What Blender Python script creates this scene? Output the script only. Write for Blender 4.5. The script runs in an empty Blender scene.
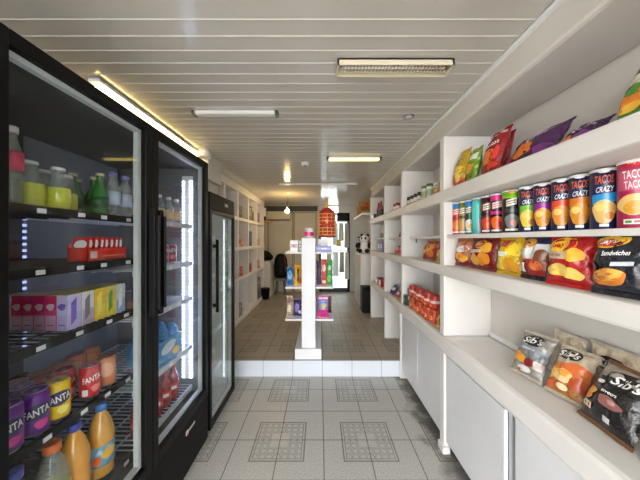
import bpy, bmesh, math, random
from mathutils import Vector, Matrix, noise
random.seed(7)
PI = math.pi
SC = bpy.context.scene
COL = SC.collection
CAM_Z = 1.456
CEIL = 2.316

# ------------------------------------------------------------------ materials
_mats = {}
def srgb(c):
    return tuple(((x/255)/12.92 if x/255 <= .04045 else ((x/255+.055)/1.055)**2.4) for x in c)
def M(col, rough=.5, metal=0, emit=0, coat=0, spec=.5, name=None):
    key = (tuple(col), rough, metal, emit, coat, spec)
    if key in _mats: return _mats[key]
    m = bpy.data.materials.new(name or 'paint_%d_%d_%d' % tuple(int(x) for x in col))
    m.use_nodes = True
    b = m.node_tree.nodes['Principled BSDF']
    r, g, bl = srgb(col)
    b.inputs['Base Color'].default_value = (r, g, bl, 1)
    b.inputs['Roughness'].default_value = rough
    b.inputs['Metallic'].default_value = metal
    b.inputs['Specular IOR Level'].default_value = spec
    if coat:
        b.inputs['Coat Weight'].default_value = coat
        b.inputs['Coat Roughness'].default_value = .08
    if emit:
        b.inputs['Emission Color'].default_value = (r, g, bl, 1)
        b.inputs['Emission Strength'].default_value = emit
    _mats[key] = m
    return m

def painted(name, col, rough=.55, bump=.04, scale=40, var=.05):
    m = bpy.data.materials.new(name); m.use_nodes = True
    nt = m.node_tree; b = nt.nodes['Principled BSDF']
    tc = nt.nodes.new('ShaderNodeTexCoord')
    n = nt.nodes.new('ShaderNodeTexNoise'); n.inputs['Scale'].default_value = scale
    n.inputs['Detail'].default_value = 4
    n2 = nt.nodes.new('ShaderNodeTexNoise'); n2.inputs['Scale'].default_value = 2.2
    n2.inputs['Detail'].default_value = 6
    nt.links.new(tc.outputs['Object'], n.inputs['Vector']); nt.links.new(tc.outputs['Object'], n2.inputs['Vector'])
    mr = nt.nodes.new('ShaderNodeMapRange'); mr.inputs['From Min'].default_value = .35; mr.inputs['From Max'].default_value = .65
    nt.links.new(n2.outputs['Fac'], mr.inputs['Value'])
    mx = nt.nodes.new('ShaderNodeMix'); mx.data_type = 'RGBA'
    c = srgb(col)
    mx.inputs['A'].default_value = (*[x*(1-var) for x in c], 1)
    mx.inputs['B'].default_value = (*[min(1, x*(1+var)) for x in c], 1)
    nt.links.new(mr.outputs['Result'], mx.inputs['Factor'])
    nt.links.new(mx.outputs['Result'], b.inputs['Base Color'])
    b.inputs['Roughness'].default_value = rough
    bp = nt.nodes.new('ShaderNodeBump'); bp.inputs['Strength'].default_value = bump; bp.inputs['Distance'].default_value = .01
    nt.links.new(n.outputs['Fac'], bp.inputs['Height']); nt.links.new(bp.outputs['Normal'], b.inputs['Normal'])
    return m

def glass(name, tint=(.93, .96, .95), ior=1.45, boost=1.0, haze=0.0):
    m = bpy.data.materials.new(name); m.use_nodes = True
    nt = m.node_tree; nt.nodes.clear()
    out = nt.nodes.new('ShaderNodeOutputMaterial')
    tr = nt.nodes.new('ShaderNodeBsdfTransparent'); tr.inputs['Color'].default_value = (*tint, 1)
    gl = nt.nodes.new('ShaderNodeBsdfGlossy'); gl.inputs['Roughness'].default_value = .02
    lw = nt.nodes.new('ShaderNodeLayerWeight')
    pw = nt.nodes.new('ShaderNodeMath'); pw.operation = 'POWER'; pw.inputs[1].default_value = 5
    fr = nt.nodes.new('ShaderNodeMapRange'); fr.inputs['To Min'].default_value = .035
    mu = nt.nodes.new('ShaderNodeMath'); mu.operation = 'MULTIPLY'; mu.inputs[1].default_value = boost; mu.use_clamp = True
    nt.links.new(lw.outputs['Facing'], pw.inputs[0]); nt.links.new(pw.outputs[0], fr.inputs['Value'])
    mx = nt.nodes.new('ShaderNodeMixShader')
    nt.links.new(fr.outputs['Result'], mu.inputs[0]); nt.links.new(mu.outputs[0], mx.inputs['Fac'])
    base = tr.outputs[0]
    if haze:
        df = nt.nodes.new('ShaderNodeBsdfDiffuse'); df.inputs['Color'].default_value = (.75, .8, .8, 1)
        m2 = nt.nodes.new('ShaderNodeMixShader'); m2.inputs['Fac'].default_value = haze
        nt.links.new(tr.outputs[0], m2.inputs[1]); nt.links.new(df.outputs[0], m2.inputs[2]); base = m2.outputs[0]
    nt.links.new(base, mx.inputs[1]); nt.links.new(gl.outputs[0], mx.inputs[2])
    nt.links.new(mx.outputs[0], out.inputs[0])
    return m

def tile_material(name, base, grout, speck, ornament=True, grime=False, warm=None):
    """square floor tiles with a quarter ornament in one corner of every tile"""
    SX, SY, OX, OY = .3155, .30, -.29, 1.784
    m = bpy.data.materials.new(name); m.use_nodes = True
    nt = m.node_tree; N = nt.nodes.new; L = nt.links.new
    b = nt.nodes['Principled BSDF']
    tc = N('ShaderNodeTexCoord'); sp = N('ShaderNodeSeparateXYZ'); L(tc.outputs['Object'], sp.inputs[0])
    def mth(op, a, bb=None, clamp=False):
        n = N('ShaderNodeMath'); n.operation = op; n.use_clamp = clamp
        for i, x in enumerate((a, bb)):
            if x is None: continue
            if isinstance(x, (int, float)): n.inputs[i].default_value = x
            else: L(x, n.inputs[i])
        return n.outputs[0]
    u = mth('DIVIDE', mth('SUBTRACT', sp.outputs['X'], OX), SX)
    v = mth('DIVIDE', mth('SUBTRACT', sp.outputs['Y'], OY), SY)
    du = mth('ABSOLUTE', mth('SUBTRACT', u, mth('ROUND', u)))
    dv = mth('ABSOLUTE', mth('SUBTRACT', v, mth('ROUND', v)))
    g = mth('LESS_THAN', mth('MINIMUM', du, dv), .011)
    # ornament centred on every second crossing
    a = mth('MULTIPLY', u, .5); c = mth('MULTIPLY', v, .5)
    pu = mth('MULTIPLY', mth('ABSOLUTE', mth('SUBTRACT', a, mth('ROUND', a))), 2)
    pv = mth('MULTIPLY', mth('ABSOLUTE', mth('SUBTRACT', c, mth('ROUND', c))), 2)
    r = mth('MAXIMUM', pu, pv)
    def band(x, lo, hi): return mth('MULTIPLY', mth('GREATER_THAN', x, lo), mth('LESS_THAN', x, hi))
    fr = mth('MAXIMUM', band(r, .555, .585), band(r, .505, .522))
    inner = mth('MULTIPLY', band(r, .20, .50), 1)
    # little diamonds and dots in the band
    q = .15
    def cell(x): 
        y = mth('DIVIDE', x, q); return mth('ABSOLUTE', mth('SUBTRACT', y, mth('ROUND', y)))
    dm = mth('ADD', cell(mth('ADD', pu, .06)), cell(mth('ADD', pv, .06)))
    dia = mth('MULTIPLY', band(dm, .34, .56), inner)
    dots = mth('MULTIPLY', mth('LESS_THAN', dm, .2), inner)
    orn = mth('MAXIMUM', fr, mth('MULTIPLY', mth('MAXIMUM', dia, dots), .55))
    n = N('ShaderNodeTexNoise'); n.inputs['Scale'].default_value = 130; n.inputs['Detail'].default_value = 5
    L(tc.outputs['Object'], n.inputs['Vector'])
    nb = N('ShaderNodeTexNoise'); nb.inputs['Scale'].default_value = 3.5; nb.inputs['Detail'].default_value = 6
    L(tc.outputs['Object'], nb.inputs['Vector'])
    def mix(f, A, B):
        x = N('ShaderNodeMix'); x.data_type = 'RGBA'
        for s, val in (('Factor', f), ('A', A), ('B', B)):
            if isinstance(val, (tuple, list)): x.inputs[s].default_value = (*val, 1)
            elif isinstance(val, (int, float)): x.inputs[s].default_value = val
            else: L(val, x.inputs[s])
        return x.outputs['Result']
    def ramp(x, lo, hi):
        k = N('ShaderNodeMapRange'); k.inputs['From Min'].default_value = lo; k.inputs['From Max'].default_value = hi
        L(x, k.inputs['Value']); return k.outputs['Result']
    col = mix(ramp(n.outputs['Fac'], .38, .62), speck, base)
    col = mix(mth('MULTIPLY', ramp(nb.outputs['Fac'], .4, .75), .3), col, tuple(x*.72 for x in base))
    if ornament: col = mix(mth('MULTIPLY', orn, .72), col, srgb((84, 84, 84)))
    col = mix(mth('MULTIPLY', g, .85), col, grout)
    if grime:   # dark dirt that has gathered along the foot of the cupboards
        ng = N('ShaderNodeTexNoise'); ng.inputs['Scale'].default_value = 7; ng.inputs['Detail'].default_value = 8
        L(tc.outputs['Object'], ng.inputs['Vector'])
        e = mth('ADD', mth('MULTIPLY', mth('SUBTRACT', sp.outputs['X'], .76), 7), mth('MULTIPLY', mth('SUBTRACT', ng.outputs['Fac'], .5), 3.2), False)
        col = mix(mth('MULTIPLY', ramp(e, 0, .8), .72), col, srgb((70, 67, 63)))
    L(col, b.inputs['Base Color'])
    b.inputs['Roughness'].default_value = .38
    bp = N('ShaderNodeBump'); bp.inputs['Strength'].default_value = .25; bp.inputs['Distance'].default_value = .002
    bp.invert = True; L(g, bp.inputs['Height']); L(bp.outputs['Normal'], b.inputs['Normal'])
    return m

WALL = painted('white_wall_paint', (208, 204, 198), .6)
SHELF = painted('white_shelf_paint', (228, 225, 221), .45, .03)
DOORP = painted('white_cupboard_door', (218, 219, 222), .4, .02)
BEIGE = painted('beige_panel', (196, 186, 165), .5, .02)
BLACK = M((6, 6, 7), .45, spec=.2)
BLACKM = M((11, 11, 12), .6, spec=.2)
DARKG = M((58, 61, 64), .5)
WHITE = M((235, 235, 235), .4)
STEEL = M((170, 172, 175), .3, 1)
GLASS = glass('clear_door_glass', (.94, .955, .95), boost=1.0)
GLASS3 = glass('hazed_door_glass', tint=(.9, .94, .93), boost=1.2, haze=.22)  # grey haze mixed in to stand for reflections on the pane

# ------------------------------------------------------------------ mesh builder
_txt = {}
def text2d(s):
    if s in _txt: return _txt[s]
    cu = bpy.data.curves.new('t', 'FONT'); cu.body = s; cu.size = 1; cu.resolution_u = 2; cu.offset = .018
    o = bpy.data.objects.new('t', cu); COL.objects.link(o)
    bpy.context.view_layer.update()
    me = bpy.data.meshes.new_from_object(o.evaluated_get(bpy.context.evaluated_depsgraph_get()))
    vs = [(v.co.x, v.co.y) for v in me.vertices]; fs = [tuple(p.vertices) for p in me.polygons]
    bpy.data.objects.remove(o); bpy.data.curves.remove(cu); bpy.data.meshes.remove(me)
    x0 = min(v[0] for v in vs); x1 = max(v[0] for v in vs); y0 = min(v[1] for v in vs); y1 = max(v[1] for v in vs)
    h = y1-y0
    vs = [((x-(x0+x1)/2)/h, (y-(y0+y1)/2)/h) for x, y in vs]
    _txt[s] = (vs, fs, (x1-x0)/h)
    return _txt[s]

class MB:
    lift = 0
    def __init__(self): self.v = []; self.f = []; self.mi = []; self.sm = []; self.mats = []
    def mat(self, m):
        if m not in self.mats: self.mats.append(m)
        return self.mats.index(m)
    def face(self, idx, m, smooth=False):
        self.f.append(tuple(idx)); self.mi.append(self.mat(m)); self.sm.append(smooth)
    def box(self, x0, x1, y0, y1, z0, z1, m):
        b = len(self.v)
        for z in (z0, z1):
            for y in (y0, y1):
                for x in (x0, x1): self.v.append((x, y, z))
        for q in ((0, 2, 3, 1), (4, 5, 7, 6), (0, 1, 5, 4), (2, 6, 7, 3), (0, 4, 6, 2), (1, 3, 7, 5)):
            self.face([b+i for i in q], m)
        return self
    def lathe(self, prof, m, c=(0, 0, 0), n=20, smooth=True, ms=None, sx=1, sy=1):
        """prof: list of (r, z); ms: material per segment"""
        b = len(self.v)
        for r, z in prof:
            for k in range(n):
                a = 2*PI*k/n
                self.v.append((c[0]+sx*r*math.cos(a), c[1]+sy*r*math.sin(a), c[2]+z))
        for i in range(len(prof)-1):
            mm = ms[i] if ms else m
            for k in range(n):
                k2 = (k+1) % n
                self.face((b+i*n+k, b+i*n+k2, b+(i+1)*n+k2, b+(i+1)*n+k), mm, smooth)
        self.face([b+k for k in range(n)][::-1], ms[0] if ms else m)
        e = b+(len(prof)-1)*n
        self.face([e+k for k in range(n)], ms[-1] if ms else m)
        return self
    def tube(self, pts, r, m, n=8, smooth=True):
        pts = [Vector(p) for p in pts]; b = len(self.v)
        rs = r if isinstance(r, (list, tuple)) else [r]*len(pts)
        for i, p in enumerate(pts):
            d = (pts[min(i+1, len(pts)-1)]-pts[max(i-1, 0)]).normalized()
            up = Vector((0, 0, 1)) if abs(d.z) < .9 else Vector((1, 0, 0))
            s = d.cross(up).normalized(); t = s.cross(d)
            for k in range(n):
                a = 2*PI*k/n; q = p+(s*math.cos(a)+t*math.sin(a))*rs[i]
                self.v.append(tuple(q))
        for i in range(len(pts)-1):
            for k in range(n):
                k2 = (k+1) % n
                self.face((b+i*n+k, b+i*n+k2, b+(i+1)*n+k2, b+(i+1)*n+k), m, smooth)
        self.face([b+k for k in range(n)][::-1], m); e = b+(len(pts)-1)*n
        self.face([e+k for k in range(n)], m)
        return self
    def ball(self, c, r, m, n=14, k=8):
        sx, sy, sz = r if isinstance(r, (tuple, list)) else (r, r, r)
        pr = [(max(.02, math.sin(PI*i/k)), -sz*math.cos(PI*i/k)) for i in range(k+1)]
        return self.lathe(pr, m, c, n, True, None, sx, sy)
    def grid(self, fn, nu, nv, mf, smooth=True):
        b = len(self.v)
        for j in range(nv+1):
            for i in range(nu+1): self.v.append(tuple(fn(i/nu, j/nv)))
        for j in range(nv):
            for i in range(nu):
                a = b+j*(nu+1)+i
                m = mf((i+.5)/nu, (j+.5)/nv) if callable(mf) and not isinstance(mf, bpy.types.Material) else mf
                self.face((a, a+1, a+nu+2, a+nu+1), m, smooth)
    def decals(self, S, items):
        """printed marks wrapped on a surface S(u, v, offset); u, v in metres"""
        for k, it in enumerate(items):
            off = .0010+.00045*k; kind = it[0]; b = len(self.v)
            if kind == 'text': off += self.lift
            if kind == 'text':
                _, s, cu, cv, h, m, rot, stretch, shear = (list(it)+[0, 1, 0])[:9] if len(it) < 9 else it
                vs, fs, asp = text2d(s); c, sn = math.cos(rot), math.sin(rot)
                for x, y in vs:
                    x = (x*stretch+shear*y)*h; y = y*h
                    self.v.append(tuple(S(cu+c*x-sn*y, cv+sn*x+c*y, off)))
                for f in fs: self.face([b+i for i in f], m)
            elif kind == 'ell':
                _, cu, cv, ru, rv, m = it[:6]; rot = it[6] if len(it) > 6 else 0
                wob = it[7] if len(it) > 7 else 0
                c, sn = math.cos(rot), math.sin(rot); n = 20
                self.v.append(tuple(S(cu, cv, off)))
                for ring in (.5, 1):
                    for i in range(n):
                        a = 2*PI*i/n; w = 1+wob*math.sin(3*a+cu*90)+wob*.6*math.sin(5*a)
                        x = ru*ring*w*math.cos(a); y = rv*ring*w*math.sin(a)
                        self.v.append(tuple(S(cu+c*x-sn*y, cv+sn*x+c*y, off)))
                for i in range(n):
                    j = (i+1) % n
                    self.face((b, b+1+i, b+1+j), m, True)
                    self.face((b+1+i, b+1+n+i, b+1+n+j, b+1+j), m, True)
            elif kind == 'rect':
                _, u0, u1, v0, v1, m = it[:6]; skew = it[6] if len(it) > 6 else 0; n = 10
                for j in range(n+1):
                    for i in range(n+1):
                        vv = v0+(v1-v0)*j/n; uu = u0+(u1-u0)*i/n
                        self.v.append(tuple(S(uu, vv+skew*uu, off)))
                for j in range(n):
                    for i in range(n):
                        a = b+j*(n+1)+i; self.face((a, a+1, a+n+2, a+n+1), m, True)
    def build(self, name, parent=None, loc=(0, 0, 0), rot=(0, 0, 0), bevel=0, recalc=True):
        me = bpy.data.meshes.new(name); me.from_pydata(self.v, [], self.f)
        for m in self.mats: me.materials.append(m)
        me.polygons.foreach_set('material_index', self.mi); me.polygons.foreach_set('use_smooth', self.sm)
        if recalc:
            bm = bmesh.new(); bm.from_mesh(me); bmesh.ops.recalc_face_normals(bm, faces=bm.faces); bm.to_mesh(me); bm.free()
        me.update()
        o = bpy.data.objects.new(name, me); COL.objects.link(o)
        if parent: o.parent = parent
        o.location = loc; o.rotation_euler = rot
        if bevel:
            md = o.modifiers.new('bevel', 'BEVEL'); md.width = bevel; md.segments = 2; md.limit_method = 'ANGLE'
        return o

def tag(o, label, cat, group=None):
    o['label'] = label; o['category'] = cat
    if group: o['group'] = group
    return o
def thing(name, label, cat, loc=(0, 0, 0), rot=(0, 0, 0), group=None):
    o = bpy.data.objects.new(name, None); COL.objects.link(o); o.empty_display_size = .05
    o.location = loc; o.rotation_euler = rot if isinstance(rot, tuple) else (0, 0, rot)
    return tag(o, label, cat, group)
def struct(o): o['kind'] = 'structure'; return o
def copy_tree(o, parent=None):
    c = o.copy(); COL.objects.link(c)
    if parent: c.parent = parent
    for ch in list(o.children): copy_tree(ch, c)
    return c
def place(o, loc, rot=0, label=None, group=None):
    o.location = loc; o.rotation_euler = rot if isinstance(rot, tuple) else (0, 0, rot)
    if label: o['label'] = label
    if group: o['group'] = group
    return o
def face_cam(x, y): return math.atan2(-x, y)

# ------------------------------------------------------------------ shell
Y0, Y1 = -1.4, 6.1          # open shop front ... back wall
XR, XL = 1.17, -1.52
XF = .845                   # front of the right-hand shelving
STEP, FB = 2.61, .17        # the step up to the back of the shop

lowfloor = tile_material('pale_tile', srgb((205, 203, 197)), srgb((92, 90, 86)), srgb((172, 170, 164)), True, True)
backfloor = tile_material('warm_lit_tile', srgb((182, 172, 156)), srgb((76, 69, 60)), srgb((154, 145, 131)), True, False)  # same pale tile, browned in the colour to stand for warm light
mb = MB(); mb.box(XL, XR, Y0, STEP, -.08, 0, lowfloor); struct(mb.build('floor'))
mb = MB(); mb.box(XL, XR, STEP+.012, Y1+.1, -.08, FB, backfloor); struct(mb.build('floor_raised'))
riser = M((222, 228, 236), .25); gr = M((140, 142, 145), .7)
mb = MB(); mb.box(XL, XR, STEP+.004, STEP+.012, 0, FB-.002, gr)
x = -.29-.3155*4
while x < XR:
    a, b = max(x+.0025, XL), min(x+.313, XR)
    if b > a: mb.box(a, b, STEP, STEP+.006, .002, FB-.001, riser)
    x += .3155
struct(mb.build('trim_1'))

pv = painted('grey_pavement', (150, 147, 140), .8, .05, 20, .1)
mb = MB(); mb.box(-9, 9, -14, Y0-.002, -.2, -.1, pv); struct(mb.build('floor_outside'))  # unseen ground outside, added to lessen the light on the ceiling
# ceiling of narrow glossy planks running across the shop
ceil_m = painted('glossy_ceiling_plank', (198, 194, 186), .15, .008, 8, .03)
mb = MB(); prof = []
y = Y0
while y < Y1:
    prof += [(y+.0005, CEIL), (y+.0735, CEIL), (y+.0745, CEIL-.0005), (y+.078, CEIL-.003), (y+.0783, CEIL-.003)]
    y += .0785
b = len(mb.v)
for yy, zz in prof:
    mb.v.append((XL, yy, zz)); mb.v.append((XR, yy, zz))
for i in range(len(prof)-1):
    k = b+2*i; mb.face((k, k+1, k+3, k+2), ceil_m)
mb.box(XL, XR, Y0, Y1, CEIL+.02, CEIL+.06, ceil_m)
struct(mb.build('ceiling', recalc=False))
mb = MB(); mb.box(XL-.1, XL, Y0, Y1, 0, CEIL+.05, WALL); struct(mb.build('wall_left'))
mb = MB(); mb.box(XR, XR+.1, Y0, Y1, 0, CEIL+.05, WALL); struct(mb.build('wall_right'))
# back wall with the doorway to the daylight on its right
DX0, DX1, DZ = -.02, .74, 2.13
mb = MB()
mb.box(XL, DX0, Y1, Y1+.1, FB, CEIL+.05, BEIGE)
mb.box(DX1, XR, Y1, Y1+.1, FB, CEIL+.05, WALL)
mb.box(DX0, .22, Y1, Y1+.1, DZ, CEIL+.05, WALL); mb.box(.45, DX1, Y1, Y1+.1, DZ, CEIL+.05, WALL)
mb.box(.22, .45, Y1, Y1+.1, CEIL-.02, CEIL+.05, WALL)
struct(mb.build('wall_back'))
mb = MB(); mb.box(.22, .45, Y1+.05, Y1+.056, DZ+.0, CEIL-.02, GLASS); struct(mb.build('window_1'))
# right-hand boxed beam over the shelves, and the boxed corner over the single fridge
mb = MB(); mb.box(XF+.015, XR, Y0, 4.12, 2.167, CEIL, WALL); struct(mb.build('trim_2', bevel=.015))
mb = MB(); mb.box(XF-.005, XF+.014, Y0, 4.12, CEIL-.02, CEIL-.004, WHITE); struct(mb.build('trim_3'))
mb = MB(); mb.box(XL, -1.10, 2.42, 2.74, 2.06, CEIL, WALL); struct(mb.build('trim_4', bevel=.004))
mb = MB(); mb.box(XL, -1.14, 2.42, 2.74, 1.90, 2.055, WALL); struct(mb.build('trim_5', bevel=.004))
mb = MB(); mb.box(-.62, .56, 3.69, 3.72, CEIL-.025, CEIL-.003, WHITE); struct(mb.build('trim_6'))
mb = MB(); mb.box(-1.4, -.06, Y1-.012, Y1-.001, 2.17, 2.3, M((70, 64, 56), .6)); struct(mb.build('trim_7'))

# back doors: two beige panels and the glazed black-framed door
for n, (a, c) in enumerate(((-1.30, -.665), (-.655, -.085))):
    mb = MB(); mb.box(a, c, Y1-.03, Y1-.002, FB+.005, 2.15, BEIGE)
    fr = M((150, 138, 116), .5)
    for q in ((a, a+.03, FB+.005, 2.15), (c-.03, c, FB+.005, 2.15), (a, c, 2.12, 2.15)):
        mb.box(q[0], q[1], Y1-.036, Y1-.03, q[2], q[3], fr)
    d = struct(mb.build('door_%d' % (n+1)))
mb = MB()
mb.box(DX1-.06, DX1, Y1-.03, Y1+.06, FB, DZ, BLACK); mb.box(DX0, DX0+.05, Y1-.03, Y1+.06, FB, DZ, BLACK)
mb.box(.42, DX1, Y1-.03, Y1+.06, DZ-.2, DZ, BLACK); mb.box(DX0, .42, Y1-.03, Y1+.06, DZ-.05, DZ, BLACK)
mb.box(DX0, DX1, Y1-.03, Y1+.06, FB, FB+.09, DARKG)
d3 = struct(mb.build('door_3'))
mb = MB(); mb.box(DX0+.05, DX1-.06, Y1+.01, Y1+.018, FB+.09, DZ-.2, glass('door_pane', (.46, .49, .49), boost=1, haze=.1)); mb.build('pane', d3)

# ------------------------------------------------------------------ right-hand shelving
D = [(1.67, 1.73), (2.515, 2.57), (3.20, 3.25), (4.06, 4.12)]
ws = thing('wall_shelving', 'long white built-in wall shelving along the right side above the counter', 'shelving', (XF, 0, .8))
def rel(o, root=ws): o.location = tuple(-c for c in root.location); return o
SL1, SL2, MID = 1.285, 1.80, 1.49
for i, (a, c) in enumerate(D):
    mb = MB(); mb.box(XF, XR-.001, a, c, .802 if i < 2 else FB, 2.165, SHELF); rel(mb.build('divider', ws, bevel=.006))
mb = MB(); mb.box(XF+.004, XR-.001, -1.3, -1.24, .802, 2.165, SHELF); rel(mb.build('divider', ws, bevel=.006))
for z0, z1 in ((1.21, SL1), (1.715, SL2)):
    mb = MB(); mb.box(XF-.004, XR-.001, -1.3, 4.125, z0, z1, SHELF); rel(mb.build('shelf', ws, bevel=.012))
mb = MB(); mb.box(XF-.002, XR-.001, 2.572, 4.125, .70, .785, SHELF); rel(mb.build('shelf', ws, bevel=.01))
for y0, y1, x0 in ((-1.24, 1.668, .865), (1.735, 2.44, .90), (2.572, 3.198, .90), (3.255, 4.058, .90)):
    mb = MB(); mb.box(x0, XR-.001, y0, y1, MID-.022, MID, SHELF); rel(mb.build('inner_shelf', ws, bevel=.003))
mb = MB(); mb.box(.90, .91, 2.30, 2.306, MID-.06, MID-.022, DARKG); rel(mb.build('bracket', ws))
# small batten where the worktop meets the wall
ct = MB(); ct.box(XF-.012, XR-.001, -1.3, 2.572, .685, .80, SHELF)
o = tag(ct.build('counter', bevel=.022), 'long white worktop with rounded front edge under the right shelves', 'counter')
mb = MB(); mb.box(XR-.018, XR-.001, -1.2, 1.665, .803, .83, WHITE); struct(mb.build('trim_8', bevel=.004))

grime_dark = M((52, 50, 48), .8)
cab = thing('base_cabinet', 'white cupboard with sliding doors under the near end of the counter', 'cabinet', (XF, 0, 0))
def relc(o): o.location = (-cab.location.x, -cab.location.y, -cab.location.z); return o
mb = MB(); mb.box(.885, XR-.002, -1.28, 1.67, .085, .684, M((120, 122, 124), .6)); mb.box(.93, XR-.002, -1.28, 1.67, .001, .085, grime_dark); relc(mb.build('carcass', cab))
for a, c, x in ((1.152, 1.668, .858), (.20, 1.085, .864), (-1.25, .19, .858)):
    mb = MB(); mb.box(x, x+.016, a, c, .09, .668, DOORP); dd = relc(mb.build('door', cab, bevel=.002))
mb = MB(); mb.box(.856, .872, 1.137, 1.150, .09, .668, WHITE); relc(mb.build('door_edge', cab))
mb = MB(); mb.box(.874, .882, 1.087, 1.137, .09, .668, STEEL); relc(mb.build('door_rail', cab))
cab2 = thing('base_cabinet', 'white cupboard with plain doors beside the step, next to the corner post', 'cabinet', (XF, 2.1, 0))
cab = cab2
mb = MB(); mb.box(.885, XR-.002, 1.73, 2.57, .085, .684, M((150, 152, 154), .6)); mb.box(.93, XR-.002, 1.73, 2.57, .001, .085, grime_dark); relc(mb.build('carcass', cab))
for a, c in ((1.735, 2.148), (2.152, 2.568)):
    mb = MB(); mb.box(.858, .874, a, c, .09, .675, DOORP); relc(mb.build('door', cab, bevel=.002))
mb = MB(); mb.box(XF, .884, 1.672, 1.729, .001, .684, SHELF); mb.box(XF-.012, .884, 1.660, 1.735, .001, .05, SHELF)
tag(mb.build('post', bevel=.004), 'narrow white post between the two cupboards under the counter', 'post')
mb = MB(); mb.box(XF-.002, XR-.002, 2.5725, 2.607, 0.001, .69, SHELF)
tag(mb.build('end_panel', bevel=.004), 'white end panel closing the cupboard at the step', 'panel')

# ------------------------------------------------------------------ left-hand shelving at the back
XS = -1.25
lsh = thing('wall_shelving', 'white pigeonhole shelving on the left wall past the glass fridges', 'shelving', (XS, 4.0, FB))
def rell(o): o.location = tuple(-c for c in lsh.location); return o
LD = [2.76, 3.20, 3.72, 4.27, 4.85, 5.42]
LZ = [.87, 1.345, 1.81]
for y in LD:
    mb = MB(); mb.box(XL+.001, XS, y, y+.05, FB+.001, 2.2, SHELF); rell(mb.build('divider', lsh, bevel=.005))
for z in LZ:
    mb = MB(); mb.box(XL+.001, XS+.004, 2.76, 5.47, z-.05, z, SHELF); rell(mb.build('shelf', lsh, bevel=.005))
mb = MB(); mb.box(XL+.001, XS+.006, 2.76, 5.47, 2.2, CEIL-.004, SHELF); rell(mb.build('header', lsh, bevel=.005))
mb = MB(); mb.box(XL+.001, XS+.01, 2.76, 5.47, FB+.001, FB+.06, SHELF); rell(mb.build('plinth', lsh, bevel=.005))

# ------------------------------------------------------------------ ceiling lamps
warmlit = M((255, 232, 130), .4, emit=3)
cream = M((226, 216, 190), .45)
def lamp(label, x0, x1, y0, y1, h=.035, lit=None, louvre=False):
    t = thing('ceiling_light', label, 'ceiling light', ((x0+x1)/2, (y0+y1)/2, CEIL-.003))
    cx, cy = t.location.x, t.location.y
    m = MB(); z = CEIL-.003-h
    if louvre:
        m.box(x0, x1, y0, y0+.006, z, CEIL-.003, cream); m.box(x0, x1, y1-.006, y1, z, CEIL-.003, cream)
        m.box(x0, x0+.008, y0, y1, z, CEIL-.003, cream); m.box(x1-.008, x1, y0, y1, z, CEIL-.003, cream)
        m.box(x0, x1, y0, y1, CEIL-.010, CEIL-.003, WHITE)
        m.build('housing', t, (-cx, -cy, -(CEIL-.003)))
        l = MB(); ly = M((190, 172, 128), .35, .5)
        n = 34
        for i in range(1, n):
            xx = x0+(x1-x0)*i/n; l.box(xx-.0012, xx+.0012, y0+.006, y1-.03, z+.002, CEIL-.012, ly)
        l.box(x0+.008, x1-.008, y1-.034, y1-.03, z+.002, CEIL-.012, cream)
        l.build('louvre', t, (-cx, -cy, -(CEIL-.003)))
        tb = MB(); tb.tube([(x0+.03, (y0+y1)/2-.01, CEIL-.022), (x1-.03, (y0+y1)/2-.01, CEIL-.022)], .008, WHITE); tb.build('lamp_tube', t, (-cx, -cy, -(CEIL-.003)))
    else:
        m.box(x0, x1, y0, y1, CEIL-.018, CEIL-.003, WHITE)
        m.box(x0, x0+.02, y0, y1, z, CEIL-.003, M((120, 116, 108), .5)); m.box(x1-.02, x1, y0, y1, z, CEIL-.003, M((120, 116, 108), .5))
        m.build('housing', t, (-cx, -cy, -(CEIL-.003)))
        d = MB(); d.box(x0+.021, x1-.021, y0+.004, y1-.004, z, CEIL-.019, lit or M((228, 226, 220), .3)); d.build('diffuser', t, (-cx, -cy, -(CEIL-.003)), bevel=.006)
    return t
lamp('cream louvred ceiling lamp, the nearest one to the shop front', .083, .635, 1.155, 1.245, .03, None, True)
lamp('slim unlit white ceiling lamp towards the left fridges', -.85, -.28, 1.62, 1.67, .022)
lamp('slim ceiling lamp glowing yellow above the centre aisle', .072, .635, 2.52, 2.575, .03, warmlit)
tl = thing('tube_light', 'glowing warm tube light running along the ceiling above the black fridge', 'tube light', (-1.2, 1.85, CEIL-.003))
m = MB(); m.box(-.03, .03, -.55, .55, -.016, 0, WHITE); m.build('housing', tl)
m = MB(); m.tube([(0, -.53, -.032), (0, .53, -.032)], .014, M((255, 222, 150), .4, emit=14), 10); m.build('lamp_tube', tl)
m = MB(); m.lathe([(.05, -.075), (.055, -.07), (.055, -.003)], M((238, 236, 228), .4), n=24)
tag(m.build('ceiling_speaker', loc=(-1.10, 2.34, CEIL)), 'small round white fitting on the ceiling at the fridge corner', 'ceiling fitting')
def detector(label, x, y, r=.045):
    t = thing('smoke_detector', label, 'smoke detector', (x, y, CEIL-.003))
    m = MB(); m.lathe([(r*.75, -.032), (r, -.02), (r, 0)], WHITE, n=20); m.build('body', t)
    m = MB(); m.lathe([(r*.3, -.038), (r*.35, -.033)], DARKG, n=12); m.build('sensor', t)
detector('white smoke detector on the ceiling in the middle of the aisle', -.165, 2.72)
def spot(label, x, y):
    t = thing('downlight', label, 'downlight', (x, y, CEIL-.003))
    m = MB(); m.lathe([(.026, -.004), (.036, -.006), (.038, 0)], STEEL, n=18); m.build('ring', t)
    m = MB(); m.lathe([(.02, -.007), (.022, -.0045)], WHITE, n=14); m.build('lens', t)
spot('small round downlight near the beam over the right shelves', .615, 1.70)
bt = thing('pendant_bulb', 'bare glowing bulb hanging on a cord at the back left', 'bulb', (-.61, 4.55, CEIL-.004))
m = MB(); m.tube([(0, 0, 0), (0, 0, -.24)], .004, BLACKM, 6); m.build('cord', bt)
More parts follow.
